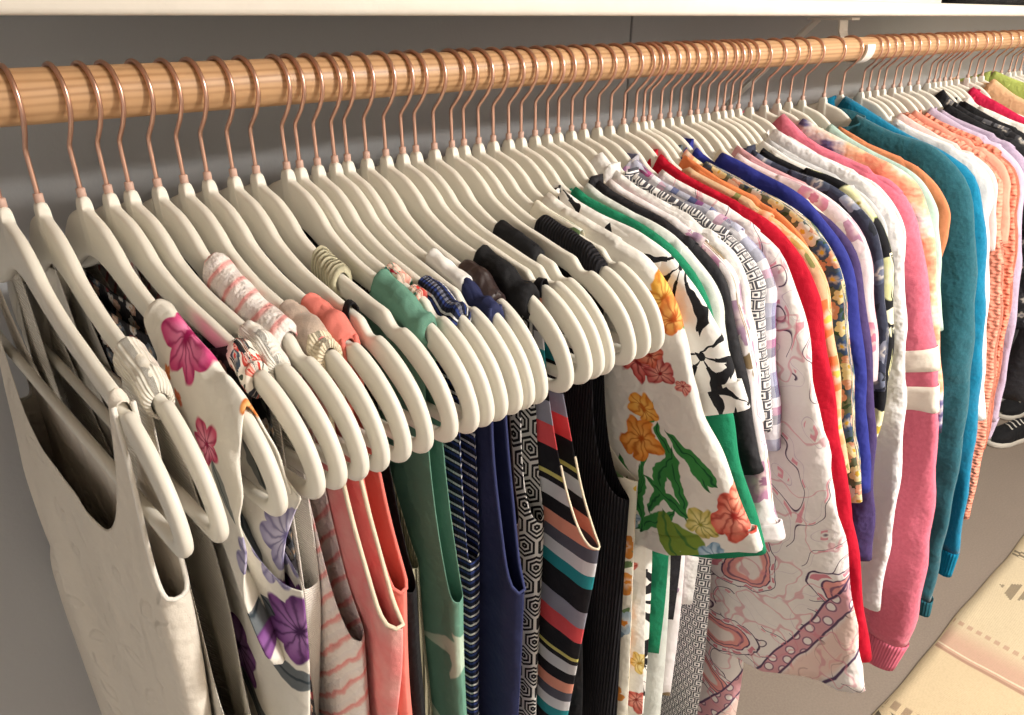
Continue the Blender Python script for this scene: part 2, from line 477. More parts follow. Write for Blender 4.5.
# outer and inner edge of the flat hanger body, as (|y|, z below the collar)
OUT = [(0,0),(.0035,0),(.0052,-.003),(.0062,-.0075),(.0125,-.0105),(.0290,-.0165),(.045,-.028),(.0575,-.0400),(.0866,-.0545),(.1155,-.0632),(.140,-.0705),(.1535,-.0738),(.1585,-.0785),(.1635,-.0835),(.169,-.0838),(.1735,-.0825),(.185,-.0875),(.199,-.0975),(.2125,-.1120),(.2205,-.128),(.2230,-.141),(.2205,-.1505),(.2125,-.1575),(.200,-.1595),(.17,-.1595),(.10,-.1595),(0,-.1595)]
INN = [(0,-.044),(.004,-.0442),(.008,-.0446),(.013,-.0455),(.022,-.0480),(.034,-.053),(.046,-.0590),(.057,-.0638),(.0825,-.0725),(.111,-.0790),(.135,-.0855),(.147,-.0890),(.151,-.0912),(.1555,-.0940),(.161,-.0958),(.166,-.0978),(.1765,-.1040),(.188,-.1125),(.1985,-.1220),(.2055,-.132),(.2085,-.140),(.2075,-.1455),(.203,-.1490),(.196,-.1500),(.17,-.1500),(.10,-.1500),(0,-.1500)]
AY = np.array([p[0] for p in OUT[:20]]); AZ = np.array([p[1] for p in OUT[:20]])+COLLAR
def arm(y):
    return np.interp(np.abs(y), AY, AZ)
cream = None
def m_cream():
    k = M('cream_soft_touch_plastic', .42, .4, coords='obj')
    k.bump(k.noise(700, 2), .0003, .25)
    return k.done(k.mix(k.noise(18, 3), 'ece8dc', 'e6e0d2'))
cream = m_cream()
def m_copper():
    k = M('copper_wire', .28, .5, coords='obj', metal=1.0)
    return k.done(k.mix(k.noise(120, 2), 'e9c0ac', 'deae99'))
copper = m_copper()
ferrule = m_plain('pink_ferrule', 'dcb7a6', .45, 0, 0)
def hanger_meshes():
    o_ = cr(OUT[4:], 56); i_ = cr(INN[4:], 400)
    # pair every outer sample with the nearest matching inner sample (monotone by index fraction of the lists)
    def resample(Lst):
        P = np.array(Lst, float); out = []
        for k in range(len(P)-1):
            p0 = P[max(k-1, 0)]; p1 = P[k]; p2 = P[k+1]; p3 = P[min(k+2, len(P)-1)]
            if k == 0: p0 = np.array([-p2[0], p2[1]])
            if k == len(P)-2: p3 = np.array([-p1[0], p1[1]])
            for t in np.linspace(0, 1, 3, endpoint=False):
                out.append(.5*((2*p1)+(-p0+p2)*t+(2*p0-5*p1+4*p2-p3)*t*t+(-p0+3*p1-3*p2+p3)*t**3))
        out.append(P[-1]); return np.array(out)
    A, B = resample(OUT), resample(INN)
    A = np.vstack([A, A[-2:0:-1]*[-1, 1]]); B = np.vstack([B, B[-2:0:-1]*[-1, 1]])
    n = len(A); V = []; ht = .0037
    for k in range(n):
        d = B[k]-A[k]; ln = np.linalg.norm(d); d = d/ln; rd = min(.0036, ln*.45)
        sec = [(0, 0)]
        for c, s in ((.0, 0), ):
            pass
        prof = [(0.0, 0.0), (.0006, .55), (.0017, .85), (.0038, 1.0)]
        ring = [(a_, x_) for a_, x_ in prof] + [(ln-a_, x_) for a_, x_ in prof[::-1]] + [(ln-a_, -x_) for a_, x_ in prof[1:]] + [(a_, -x_) for a_, x_ in prof[:0:-1]]
        for a_, x_ in ring:
            q = A[k]+d*a_; V.append((x_*ht, q[0], q[1]+COLLAR))
    mm = len(ring); Fc = []
    for k in range(n):
        k2 = (k+1) % n
        for j in range(mm):
            j2 = (j+1) % mm; Fc.append((k*mm+j, k2*mm+j, k2*mm+j2, k*mm+j2))
    body = make_mesh('hanger_body', V, Fc, cream)
    rr = .0205; cz = ROD_R+.0016-rr
    P = [(0, rr*math.cos(math.radians(a)), cz+rr*math.sin(math.radians(a))) for a in np.linspace(-12, 215, 34)]
    P += [(0, -.0125, -.0195), (0, -.0075, -.0245), (0, -.0025, -.0292), (0, -.0006, -.0318), (0, 0, -.035), (0, 0, -.045), (0, 0, -.058), (0, 0, -.066)]
    P = np.array(P)
    hk, hf = tube_vf(P, .00165, 8)
    hook = make_mesh('hook', hk, hf, copper)
    V, Fc = tube_vf([(0, 0, -.0595), (0, 0, -.060), (0, 0, -.0655), (0, 0, -.0660)], [.0022, .0030, .0030, .0026], 12)
    col = make_mesh('collar', V, Fc, ferrule)
    return body, hook, col
HM = hanger_meshes()
rnd = random.Random(4)
HANGER = []
for i in range(NH):
    r = empty('clothes_hanger', (HX[i], ROD_Y, ROD_Z), YAW[i])
    r.rotation_euler = (0, 0, YAW[i])
    add('hanger_body', HM[0], r)
    h = add('hook', HM[1], r); add('collar', HM[2], r)
    HANGER.append(r)

# ------------------------------------------------------------------ garment builders
def folds(seed, amp=1.0, lam=(.035, .13), n=4):
    r = random.Random(seed)
    T = [(r.uniform(*lam), r.uniform(0, 6.28), r.uniform(0, 6.28), r.uniform(4, 11), r.uniform(.5, 1)) for _ in range(n)]
    def f(y, z, sc=1.0):
        o = 0
        for l, p, q, w, a in T: o = o+a*np.sin(2*math.pi*y/l+p+.9*np.sin(z*w+q))
        return amp*o/n*1.6
    return f
def squash(x, g): return g*np.tanh(x/g)
def start(i, name, label, cat, group=None):
    r = empty(name, (HX[i], ROD_Y, ROD_Z), YAW[i]); tag(r, label, cat, group)
    GARM.setdefault(i, []).append(label)
    return r
GARM = {}
SHORT = {}
def grid_faces(nv, na, base, flip=False, skip=None):
    Fc = []
    for v in range(nv-1):
        for a in range(na-1):
            q = (base+v*na+a, base+v*na+a+1, base+(v+1)*na+a+1, base+(v+1)*na+a)
            Fc.append(q[::-1] if flip else q)
    return Fc
def tank(i, name, label, mat, y1, y2, under, hem, hemh, nd=.07, pn=2.2, pa=2.0, T=None, fold=.0065, seed=None, cat='top', bind=None, short=None, strapm=None, lam=(.035, .13), bind_r=.0016, nd_back=None, shift=0.0, hshift=0.0, hem_f=None, bind_from=0):
    """sleeveless garment hung by its straps; y1..y2 strap on the arm, under=(y,z) underarm point, hem z, hemh half width at hem"""
    seed = i*7+3 if seed is None else seed
    r = start(i, name, label, cat); 
    if short: SHORT[i] = short
    if shift: r.location = Vector(r.location)+Vector((math.cos(YAW[i])*shift, math.sin(YAW[i])*shift, 0))
    yu, zu = abs(under[0]), under[1]
    g = GAP[i]*.56; gl = GLOW[i]*.62; T = .013
    f = folds(seed, fold, lam)
    q1 = np.linspace(0, 1, 12)[:-1]; q2 = np.linspace(0, 1, 8)[:-1]; q3 = np.linspace(0, 1, 20)
    zs1, zs2 = arm(y1), arm(y2)
    Yt = np.concatenate([y1*q1, y1+(y2-y1)*q2, y2+(yu-y2)*q3**pa])
    lift = .0035
    def neckz(d): return zs1+lift-d*(1-(q1)**pn)
    Zarm = zs2+lift+(zu-zs2-lift)*np.sin(q3*math.pi/2)**(.9)
    def col(d): return np.concatenate([neckz(d), arm(y1+(y2-y1)*q2)+lift, Zarm])
    ai = np.concatenate([q1*.42, .42+.2*q2, .62+.38*q3])
    nh = len(Yt); ns = len(q2)
    nv = 34; vv = np.linspace(0, 1, nv)**1.0
    a_full = np.concatenate([-ai[::-1], ai[1:]]); na = len(a_full)
    Yf = np.concatenate([-Yt[::-1], Yt[1:]])
    out_V = []; out_UV = []; Fc = []
    for sidx, side in enumerate((-1, 1)):
        zt = col(nd if side < 0 else (nd_back or nd*.7)); Zf = np.concatenate([zt[::-1], zt[1:]])
        hz = hem+(.0 if hem_f is None else hem_f)*a_full
        vg = vv[:, None]
        Z = Zf[None]*(1-vg)+hz[None]*vg
        Yh = a_full*hemh+hshift
        e = sstep(0, 1, vg)
        Y = Yf[None]*(1-e)+Yh[None]*e
        dz = (arm(y2)-Z)
        th = .0052+(T-.0052)*sstep(.01, .16, dz)
        rnd_ = np.sqrt(np.clip(1-np.abs(a_full)**6, 0, 1))[None]
        rnd_ = np.where(Z > zu+.0, 1.0*np.maximum(rnd_, .0), rnd_)
        ramp_ = sstep(.06, .30, dz)
        fx = f(Y, Z)*ramp_*.45
        X = side*th*rnd_+fx*rnd_
        X = room(i, X, Y, Z)+drape(i, Y, Z)
        out_V.append(np.stack([X, Y, Z], -1).reshape(-1, 3))
        out_UV.append(np.stack([Y+(0 if side < 0 else .31), Z], -1).reshape(-1, 2))
        Fc += grid_faces(nv, na, sidx*nv*na, flip=(side > 0))
    V = np.vstack(out_V); UV = np.vstack(out_UV); B = nv*na
    # weld the two sheets along the side seams and over the straps
    for v in range(nv-1):
        for a in (0, na-1):
            q = (v*na+a, (v+1)*na+a, B+(v+1)*na+a, B+v*na+a); Fc.append(q if a == 0 else q[::-1])
    extra = []; eu = []
    c0 = nh-1
    for sgn in (-1, 1):
        ks = [c0+sgn*(len(q1)+t) for t in range(ns+1)]
        base = len(V)+len(extra)
        for kk in ks:
            p = (V[kk]+V[B+kk])/2; extra.append((p[0], p[1], p[2]+.0028)); eu.append(UV[kk])
        for t in range(ns):
            Fc.append((ks[t], ks[t+1], base+t+1, base+t)); Fc.append((base+t, base+t+1, B+ks[t+1], B+ks[t]))
    V = np.vstack([V, np.array(extra)]); UV = np.vstack([UV, np.array(eu)])
    o = add('body', make_mesh(name+'_body', V, Fc, mat, UV), r); solid(o, .0011)
    sm = o.modifiers.new('smooth', 'SUBSURF'); sm.levels = 1; sm.render_levels = 1
    # bound edges along the armholes
    if bind:
        for sgn in (-1, 1):
            ks = [c0+sgn*(len(q1)+ns+t) for t in range(bind_from, len(q3))]
            P = np.vstack([V[ks], V[[B+k for k in ks]][::-1][1:]])
            P = cr(P, 60)
            tv, tf = tube_vf(P, bind_r, 6); ob = add('armhole_binding', make_mesh('armhole_binding', tv, tf, bind), r)
    if strapm:
        for sgn in (-1, 1):
            # a cloth sleeve of another colour on the strap
            n = 14; ys = np.linspace(y1-.004, y1+(y2-y1)*.55, n); tv = []; tf = []; k = 12
            for q, y in enumerate(ys):
                for j in range(k):
                    t = 2*math.pi*j/k
                    tv.append((.0085*math.sin(t)*(1+.08*math.sin(q*1.7)), sgn*y, arm(y)-.006+.0125*math.cos(t)))
            tf = [(q*k+j, q*k+(j+1) % k, (q+1)*k+(j+1) % k, (q+1)*k+j) for q in range(n-1) for j in range(k)]
            add('strap_lining', make_mesh('strap_lining', tv, tf, strapm), r)
    return r
def gathered_strap(r, i, ya, yb, mat, rad=.012, bulge=.25, seed=0, name='strap', lump=5.0):
    """a bunched strap of cloth wound round the hanger arm from ya to yb, both sides"""
    rr = random.Random(seed); n = 30; k = 18; ph = rr.uniform(0, 6)
    for sgn in (-1, 1):
        tv = []; uvs = []
        for q in range(n):
            t = q/(n-1); y = ya+(yb-ya)*t
            sl = 1+bulge*math.sin(t*lump+ph)*.35+.035*math.sin(t*17+ph)
            e = min(1, t*9+.55, (1-t)*9+.6)
            for j in range(k):
                a = 2*math.pi*j/k
                w = 1+.04*math.sin(3*a+t*5+ph)+.022*math.sin(8*a+t*6)
                tv.append((.72*rad*sl*e*w*math.sin(a), sgn*y, arm(y)-.007+rad*sl*e*w*math.cos(a))); uvs.append((sgn*y, a*rad))
        tf = [(q*k+j, q*k+(j+1) % k, (q+1)*k+(j+1) % k, (q+1)*k+j) for q in range(n-1) for j in range(k)]
        tv = np.array(tv); tv[:, 0] = strap_room(i, tv[:, 0], tv[:, 1])
        o = add(name, make_mesh(name, tv, tf, mat, uvs), r); solid(o, .0012)
def sleeve_part(r, i, pts, mat, w0, w1, tx, sgn=-1, seed=0, n=46, k=26, wr=.5, cuff=None, cuff_len=.05, name='sleeve', ruffle=0.0, flare_x=1.0, band=None, wshape=None, wrinkle=.0016):
    """tube that follows the outer edge pts (list of (y,z), front side) ; w0,w1 width at shoulder and end"""
    P = cr(pts, n); P[:, 0] = np.abs(P[:, 0])
    oz = np.array([q[1] for q in OUT[16:22]])+COLLAR; oy = np.array([q[0] for q in OUT[16:22]])
    need = np.interp(-P[:, 1], -oz, oy, left=0, right=0)+.007
    inz = (P[:, 1] < oz[0]) & (P[:, 1] > oz[-1]-.02)
    need = np.where(P[:, 1] < oz[-1], oy[-1]+.007-(oz[-1]-P[:, 1])*.6, need)
    P[:, 0] = np.where(inz, np.maximum(P[:, 0], need), P[:, 0])
    lo_ = arm(np.minimum(P[:, 0], .2))+.006
    P[:, 1] = np.where((P[:, 0] < .19) & (P[:, 1] < lo_) & (P[:, 1] > -.19), lo_, P[:, 1])
    P = cr(P[::3] if (len(P)-1) % 3 == 0 else np.vstack([P[::3], P[-1:]]), n)
    T = np.gradient(P, axis=0); T /= np.linalg.norm(T, axis=1)[:, None]
    N = np.stack([T[:, 1], -T[:, 0]], 1)                 # inward (towards the body, below the shoulder)
    s = np.concatenate([[0], np.cumsum(np.linalg.norm(np.diff(P, axis=0), axis=1))]); Ls = s[-1]
    rr = random.Random(seed*13+i); ph = [rr.uniform(0, 6.28) for _ in range(8)]
    g = GAP[i]*.62
    V = []; UV = []
    for q in range(n):
        t = s[q]/Ls
        w = (w0+(w1-w0)*t) if wshape is None else float(np.interp(t, *wshape))
        w *= min(1.0, .35+t*5)
        tt = (tx*(.55+.45*min(1, t*4)))*(1+(flare_x-1)*t)
        # keep it rounded at the shoulder
        for j in range(k):
            a = 2*math.pi*j/k
            c = (1-math.cos(a))/2
            x = tt*math.copysign(abs(math.sin(a))**.75, math.sin(a))
            fo = wrinkle*(math.sin(s[q]*95+ph[0]+5*c+2*math.sin(s[q]*23+ph[1]))+.7*math.sin(s[q]*51+ph[2]-7*c))*min(1, t*3)*wr
            fo += .0030*math.sin(c*9+ph[3]+2*math.sin(s[q]*9+ph[4]))*min(1, t*2)*wr*1.2
            x += fo
            edge = ruffle*t*math.sin(a*4+ph[5]) if ruffle else 0
            q_ = P[q]+N[q]*(c*w+edge+.0012*math.sin(s[q]*60+ph[6])*(1-c)*min(1, t*3))
            V.append((x, sgn*q_[0], q_[1])); UV.append((c*w+(.0 if x <= 0 else .17), s[q]))
    V = np.array(V); V[:, 0] = room(i, V[:, 0], V[:, 1], V[:, 2])+drape(i, V[:, 1], V[:, 2])
    def ringf(a, b): return [((q*k+j), (q*k+(j+1) % k), ((q+1)*k+(j+1) % k), ((q+1)*k+j)) if sgn < 0 else ((q*k+j), ((q+1)*k+j), ((q+1)*k+(j+1) % k), (q*k+(j+1) % k)) for q in range(a, b) for j in range(k)]
    o = add(name, make_mesh(name, V, ringf(0, n-1), mat, UV), r); solid(o, .0013)
    if cuff:
        # a band sewn to the end of the sleeve
        Vc = []; Uc = []; m_ = 7
        Te, Ne, Pe = T[-1], N[-1], P[-1]; w = w1 if wshape is None else wshape[1][-1]
        for q in range(m_):
            t = q/(m_-1)
            for j in range(k):
                a = 2*math.pi*j/k; c = (1-math.cos(a))/2; sh = 1-.16*t if cuff_len > .03 else 1.03
                x = tx*flare_x*sh*math.copysign(abs(math.sin(a))**.75, math.sin(a))*1.04
                q_ = Pe+Te*(t*cuff_len-.004)+Ne*((c-.5)*w*sh*1.03+w*.5)
                Vc.append((x, sgn*q_[0], q_[1])); Uc.append((c*w+(.0 if x <= 0 else .17), t*cuff_len))
        fc = [((q*k+j), (q*k+(j+1) % k), ((q+1)*k+(j+1) % k), ((q+1)*k+j)) if sgn < 0 else ((q*k+j), ((q+1)*k+j), ((q+1)*k+(j+1) % k), (q*k+(j+1) % k)) for q in range(m_-1) for j in range(k)]
        Vc = np.array(Vc); Vc[:, 0] = room(i, Vc[:, 0], Vc[:, 1], Vc[:, 2])+drape(i, Vc[:, 1], Vc[:, 2])
        c_ = add('cuff', make_mesh('cuff', Vc, fc, cuff, Uc), o); solid(c_, .0016)
    if band:
        for s0, s1, bm in band:
            Vc = []; m_ = 5
            for q in range(m_):
                ss = s0+(s1-s0)*q/(m_-1); kq = min(n-1, int(round(ss/Ls*(n-1))))
                for j in range(k):
                    p0 = np.array(V[kq*k+j]); cy = np.array([0.0, sgn*(P[kq]+N[kq]*.5*(w0+(w1-w0)*ss/Ls))[0], (P[kq]+N[kq]*.5*w0)[1]])
                    frac = ss/Ls*(n-1)-kq
                    k2 = min(max(kq+(1 if frac > 0 else -1), 0), n-1)
                    p = p0+(np.array(V[k2*k+j])-p0)*abs(frac)
                    a = 2*math.pi*j/k
                    off = np.array([math.sin(a)*.0020, sgn*math.cos(a)*.0022, 0])
                    Vc.append(p+off)
            fc = [((q*k+j), (q*k+(j+1) % k), ((q+1)*k+(j+1) % k), ((q+1)*k+j)) for q in range(m_-1) for j in range(k)]
            c_ = add('stripe_band', make_mesh('stripe_band', Vc, fc, bm), o); solid(c_, .0012)
    return o
def sleeved(i, name, label, mat, px, w0=.11, w1=.085, hem=-.72, half=.20, hemh=.23, yn=.07, nd=.05, T=None, fold=.0065, seed=None, cat='shirt', collar=None, collar_h=.022, cuff=None, cuff_len=.05, tx=None, short=None, ruffle=0.0, flare_x=1.0, band=None, bodym=None, wshape=None, wr=.7, pts=None, placket=None, wrinkle=.0016, lam=(.035, .13)):
    seed = i*5+1 if seed is None else seed
    r = start(i, name, label, cat)
    if short: SHORT[i] = short
    g = GAP[i]*.56; T = .013
    tx = .014 if tx is None else tx
    pts = [L(i, *p) for p in px] if pts is None else pts
    if band == 'pink':
        # two sewn stripes: their places along the sleeve, from the photograph
        Pc = cr(pts, 400); ss = np.concatenate([[0], np.cumsum(np.linalg.norm(np.diff(Pc, axis=0), axis=1))])
        at_ = lambda q: ss[np.argmin(np.linalg.norm(Pc-np.array(L(i, *q)), axis=1))]
        band = [(at_((936, 350)), at_((937, 372)), mats['creamstripe']), (at_((938, 388)), at_((938, 412)), mats['creamstripe'])]
    f = folds(seed, fold, lam)
    # body
    nv, nh = 30, 22
    ah = np.linspace(0, 1, nh); y_ = half*ah
    a_full = np.concatenate([-ah[::-1], ah[1:]]); na = len(a_full); Yf = a_full*half
    V = []; UV = []; Fc = []
    vv = np.linspace(0, 1, nv)[:, None]
    for sidx, side in enumerate((-1, 1)):
        d = nd if side < 0 else nd*.45
        za = arm(Yf)+.0045; zn = arm(yn)+.0045-d*np.sqrt(np.clip(1-(Yf/yn)**2, 0, 1))
        Zt = np.where(np.abs(Yf) < yn, zn, za)
        Z = Zt[None]*(1-vv)+hem*vv
        e = sstep(0, .9, vv); Y = Yf[None]*(1-e)+(a_full*hemh)[None]*e
        dz = arm(Yf)[None]-Z
        th = .0055+(T-.0055)*sstep(.0, .12, dz)
        rn = np.sqrt(np.clip(1-np.abs(a_full)**8, 0, 1))[None]
        ramp_ = sstep(.08, .32, dz)
        rn = np.where(Z > -.24, np.maximum(rn, 1.0), rn)
        X = side*th*rn+f(Y, Z)*ramp_*.45*rn
        X = room(i, X, Y, Z)+drape(i, Y, Z)
        V.append(np.stack([X, Y, Z], -1).reshape(-1, 3)); UV.append(np.stack([Y+(0 if side < 0 else .31), Z], -1).reshape(-1, 2))
        Fc += grid_faces(nv, na, sidx*nv*na, flip=(side > 0))
    B = nv*na; V = np.vstack(V); UV = np.vstack(UV)
    for v in range(nv-1):
        if V[v*na][2] > -.245: continue
        for a in (0, na-1):
            q = (v*na+a, (v+1)*na+a, B+(v+1)*na+a, B+v*na+a); Fc.append(q if a == 0 else q[::-1])
    extra = []; eu = []; ex = {}
    for a in range(na):
        if abs(Yf[a]) >= yn-.002:
            ex[a] = len(V)+len(extra); p = (V[a]+V[B+a])/2; extra.append((p[0], p[1], p[2]+.003)); eu.append(UV[a])
    for a in range(na-1):
        if a in ex and a+1 in ex:
            Fc.append((a, a+1, ex[a+1], ex[a])[::-1]); Fc.append((ex[a], ex[a+1], B+a+1, B+a)[::-1])
    V = np.vstack([V, np.array(extra)]); UV = np.vstack([UV, np.array(eu)])
    o = add('body', make_mesh(name+'_body', V, Fc, bodym or mat, UV), r); solid(o, .0012)
    # neckband or collar: closed loop round the neck opening
    if collar:
        cols = [a for a in range(na) if abs(Yf[a]) <= yn+.002]
        loop = np.array([V[a] for a in cols]+[V[B+a] for a in cols[::-1]])
        n = len(loop); Vc = []
        c0 = loop.mean(0)
        for t, lean in ((-.15, .0), (.45, .0012), (1.0, .003)):
            for p in loop:
                sx = math.copysign(1, p[0]) if abs(p[0]) > 1e-6 else 0
                Vc.append((p[0]+sx*(.0012+lean), p[1]*(1-.05*max(t, 0)), p[2]+t*collar_h*(.10+.90*math.sqrt(max(0, 1-(p[1]/(yn+.004))**2)))))
        fc = [(q*n+j, q*n+(j+1) % n, (q+1)*n+(j+1) % n, (q+1)*n+j) for q in range(2) for j in range(n)]
        c_ = add('collar', make_mesh('collar', Vc, fc, collar, [(p[1], p[2]) for p in Vc]), r); solid(c_, .0016)
    for sgn in (-1, 1):
        sleeve_part(r, i, pts, mat, w0, w1, tx, sgn, seed, cuff=cuff, cuff_len=cuff_len, ruffle=ruffle, flare_x=flare_x, band=band, wshape=wshape, wr=wr, wrinkle=wrinkle)
    return r

# ------------------------------------------------------------------ cloth
def YZ(k):
    """use the cloth's own hanging plane (y, z) as print coordinates"""
    sp = k.nt.nodes.new('ShaderNodeSeparateXYZ'); k.nt.links.new(k.obj, sp.inputs[0])
    x, y, z = (S(k.nt, sp.outputs[q]) for q in range(3))
    k.u = y-x*.6; k.v = z; k.w = x*0.0
    return k
def on_cloth(i, px, py, base=-.010):
    """print position on the near face of garment i that shows at a photo pixel"""
    dx = base
    for _ in range(6):
        y, z = L(i, px, py, dx); dx = .5*dx+.5*(base+float(drape(i, y, z)))
    return y-.6*dx, z
def bloom(k, col, i, px, py, R, pc, dark, n=6, rot=0.0, depth=.28, u=None, v=None, light=None, veins=True):
    """one large printed flower at a photo position on garment i"""
    cy, cz = on_cloth(i, px, py); u = u or k.u; v = v or k.v
    du, dv = u-cy, v-cz
    m_, q = k.flower(du, dv, R, n, rot, soft=.0012, depth=depth)
    th = dv.atan2(du)
    c = k.mix(q.below(.75, .45), pc, light or pc)
    if veins:
        vn = ((th*(n*2.0)+rot+(k.noise(90, 2)-.5)*5).sin()*.5+.5).pow(3.0)
        c = k.mix(vn*.75, c, dark)
    c = k.mix(q.below(.2, .12), c, dark)
    return k.mix(m_, col, c)
def leaves(k, col, i, items, c, c2=None, u=None, v=None):
    """items: (px, py, angle in the picture plane, length m, width m)"""
    u = u or k.u; v = v or k.v
    for px, py, ang, ln, wd in items:
        cy, cz = on_cloth(i, px, py)
        lm, x, y = k.leaf(u-cy, v-cz, math.radians(ang), ln, wd, .08)
        cc = k.mix((y.abs()).below(wd*.12, wd*.08), c, c2 or c)
        col = k.mix(lm, col, cc)
    return col
W_ = 'f2eee6'
mats = {}
def m_eyelet():
    k = YZ(M('ivory_eyelet_cotton', .85, .25)); k.fabric(.4, .3)
    du, dv, rr, d = k.voro(26)
    lm, x, y = k.leaf(du, dv, rr[0]*6.28, .40, .16, .4)
    k.bump(lm*rr[1].lt(.6), .003, .6)
    return k.done(k.mix(k.noise(9, 3), 'efe7da', 'e6dccd'))
mats['eyelet'] = m_eyelet()
mats['ribcream'] = m_rib('cream_ribbed_knit', 'f2ede2', 'e8e0d0', .0032, 'v', .0007)
def m_purple():
    k = YZ(M('white_purple_flower_print', .85, .25)); k.fabric(.45, .25)
    u, v = k.warp(.012, 45)
    c = k.mix(k.noise(12, 3), 'f1ede3', 'e9e3d6')
    i = 2
    c = leaves(k, c, i, [(205, 600, 80, .030, .011), (222, 690, 60, .05, .014), (255, 690, 35, .05, .012), (285, 680, 10, .03, .011), (210, 700, 100, .03, .012), (276, 625, 40, .022, .01), (240, 560, 70, .03, .012)], '6a7073', '39434a', u, v)
    c = leaves(k, c, i, [(232, 480, 60, .02, .006), (205, 580, 65, .035, .014)], '8b8f8c', '55605f', u, v)
    c = bloom(k, c, i, 238, 640, .034, '7a3f86', '4a2058', 6, .4, .25, u, v, 'b88bc0')
    c = bloom(k, c, i, 292, 640, .030, '72387e', '43204f', 6, 1.0, .25, u, v, 'a878b4')
    c = bloom(k, c, i, 268, 560, .024, '9a93b8', '6d6690', 6, .2, .3, u, v, 'cfcadd')
    c = bloom(k, c, i, 178, 344, .026, 'c8256e', '9d1656', 7, .1, .3, u, v, 'f08ab4')
    c = bloom(k, c, i, 214, 437, .016, 'd02a5e', 'a01848', 5, .5, .4, u, v, 'f3a0b6')
    c = bloom(k, c, i, 240, 420, .010, 'e2862f', 'c05a18', 5, .5, .3, u, v, 'f6c486')
    c = bloom(k, c, i, 172, 372, .006, 'e28a50', 'c86a30', 5, .5, .3, u, v)
    c = bloom(k, c, i, 185, 395, .005, 'e07a60', 'c86a30', 5, .5, .3, u, v)
    c = bloom(k, c, i, 298, 478, .008, 'c41f5e', '9d1656', 5, .5, .3, u, v)
    return k.done(c)
mats['purple'] = m_purple()
mats['darkfloral'] = m_floral('dark_small_flower_print', '2e2c30', ['d8d2cc', '8f3d44', '6b7480', 'c9a28c'], '575c58', 60, 5, .4, .75, .7, 'd0b090')
mats['ditsy'] = m_floral('white_ditsy_flower_print', 'efe6da', ['c8463c', '3a3a44', 'd98a7a', '44505e'], '4a5248', 110, 5, .42, .8, .8, 'c8463c', .3)
mats['whiteknit'] = m_rib('white_fine_knit', 'f4f0e8', 'ebe5d9', .0022, 'v', .0005)
def m_tiedye(name, cols, sc=9, axis=1.6, off=0.0, wob=.7, crease=.4, rough=.85):
    k = YZ(M(name, rough, .2)); k.fabric(crease, .4)
    t = k.noise(sc, 4, sx=1.0, sy=axis, off=off, rough=.6)
    return k.done(k.ramp((t-.28)*2.1, cols))
mats['pinkstripe'] = (lambda: (lambda k: (k.fabric(.5, .6, 60), k.done(k.ramp((((k.u+k.v*.9)/.021)+(k.noise(40, 3)-.5)*.6).fract(), [(0, 'f4ece6'), (.3, 'f2e6e0'), (.42, 'f0b6b0'), (.55, 'ee9f9c'), (.66, 'f3e4dd'), (.9, 'efe6e2')])))[1])(YZ(M('white_pink_dyed_cotton', .95, .1))))()
mats['pinkdye'] = m_tiedye('pink_grey_tie_dye', [(0, 'b9a79c'), (.25, 'e9b4ab'), (.5, 'ee8f8c'), (.75, 'eeb2ab'), (1, 'e9dccd')], 7, 1.0)
mats['tan'] = m_heather('tan_brushed_cotton', 'cbb6a4', 'a8968a', 120)
mats['creamedge'] = m_rib('cream_binding', 'ecdfc6', 'e2d2b4', .003, 'v', .0007)
mats['coral'] = m_plain('coral_jersey', 'f0877a', .85, .35, .2, .08)
mats['corald'] = m_plain('coral_binding', 'ee8074', .8, .2, .2, .05)
mats['black'] = m_plain('black_jersey', '1f1f22', .8, .5, .3, .25)
mats['black2'] = m_plain('black_crepe', '26252a', .7, .5, .2, .25)
mats['blackknit'] = m_rib('black_ribbed_knit', '2a292d', '19181b', .003, 'u')
mats['olive'] = m_rib('olive_cream_ribbed_knit', 'cfc9ac', 'a8a287', .0035, 'u', .002)
def m_green():
    k = YZ(M('green_leaf_print_jersey', .85, .2)); k.fabric(.35, .3)
    c = k.mix(k.noise(6, 3), '6f9c89', '628f7c')
    u, v = k.warp(.02, 30)
    du, dv, rr, _ = k.voro(8.5, u, v)
    for a, dx in ((0.0, 0.0), (1.05, .12), (-1.05, -.12)):
        lm, x, y = k.leaf(du-dx, dv-dx*.4, rr[0]*6.28+a, .30, .075, .12)
        c = k.mix(lm*rr[1].lt(.62), c, 'b9cdb9')
    return k.done(c)
mats['green'] = m_green()
mats['redfloral'] = m_floral('red_teal_flower_print', 'e9cdbd', ['c33a34', '2f7f78', 'e7a08f', 'b02a3a'], '3c7a6a', 75, 5, .46, .9, .8, 'e8b04a', .3)
mats['navystripe'] = m_stripes('navy_white_striped_knit', .0105, [(0, '1c2033'), (.34, '2f3f7a'), (.58, '1c2033'), (.72, 'd9d9dc'), (.93, '1c2033')], 'v', .95, .3, .0014, .003)
mats['navy'] = m_plain('navy_jersey', '2a3056', .8, .3, .2, .15)
mats['navyb'] = m_plain('navy_binding', '343b66', .75, .2, .2, .1)
mats['whitejersey'] = m_plain('white_jersey', 'f4f1ec', .85, .3, .2, .05)
mats['brown'] = m_plain('dark_brown_satin', '3b2a29', .4, .6, .1, .35, .5)
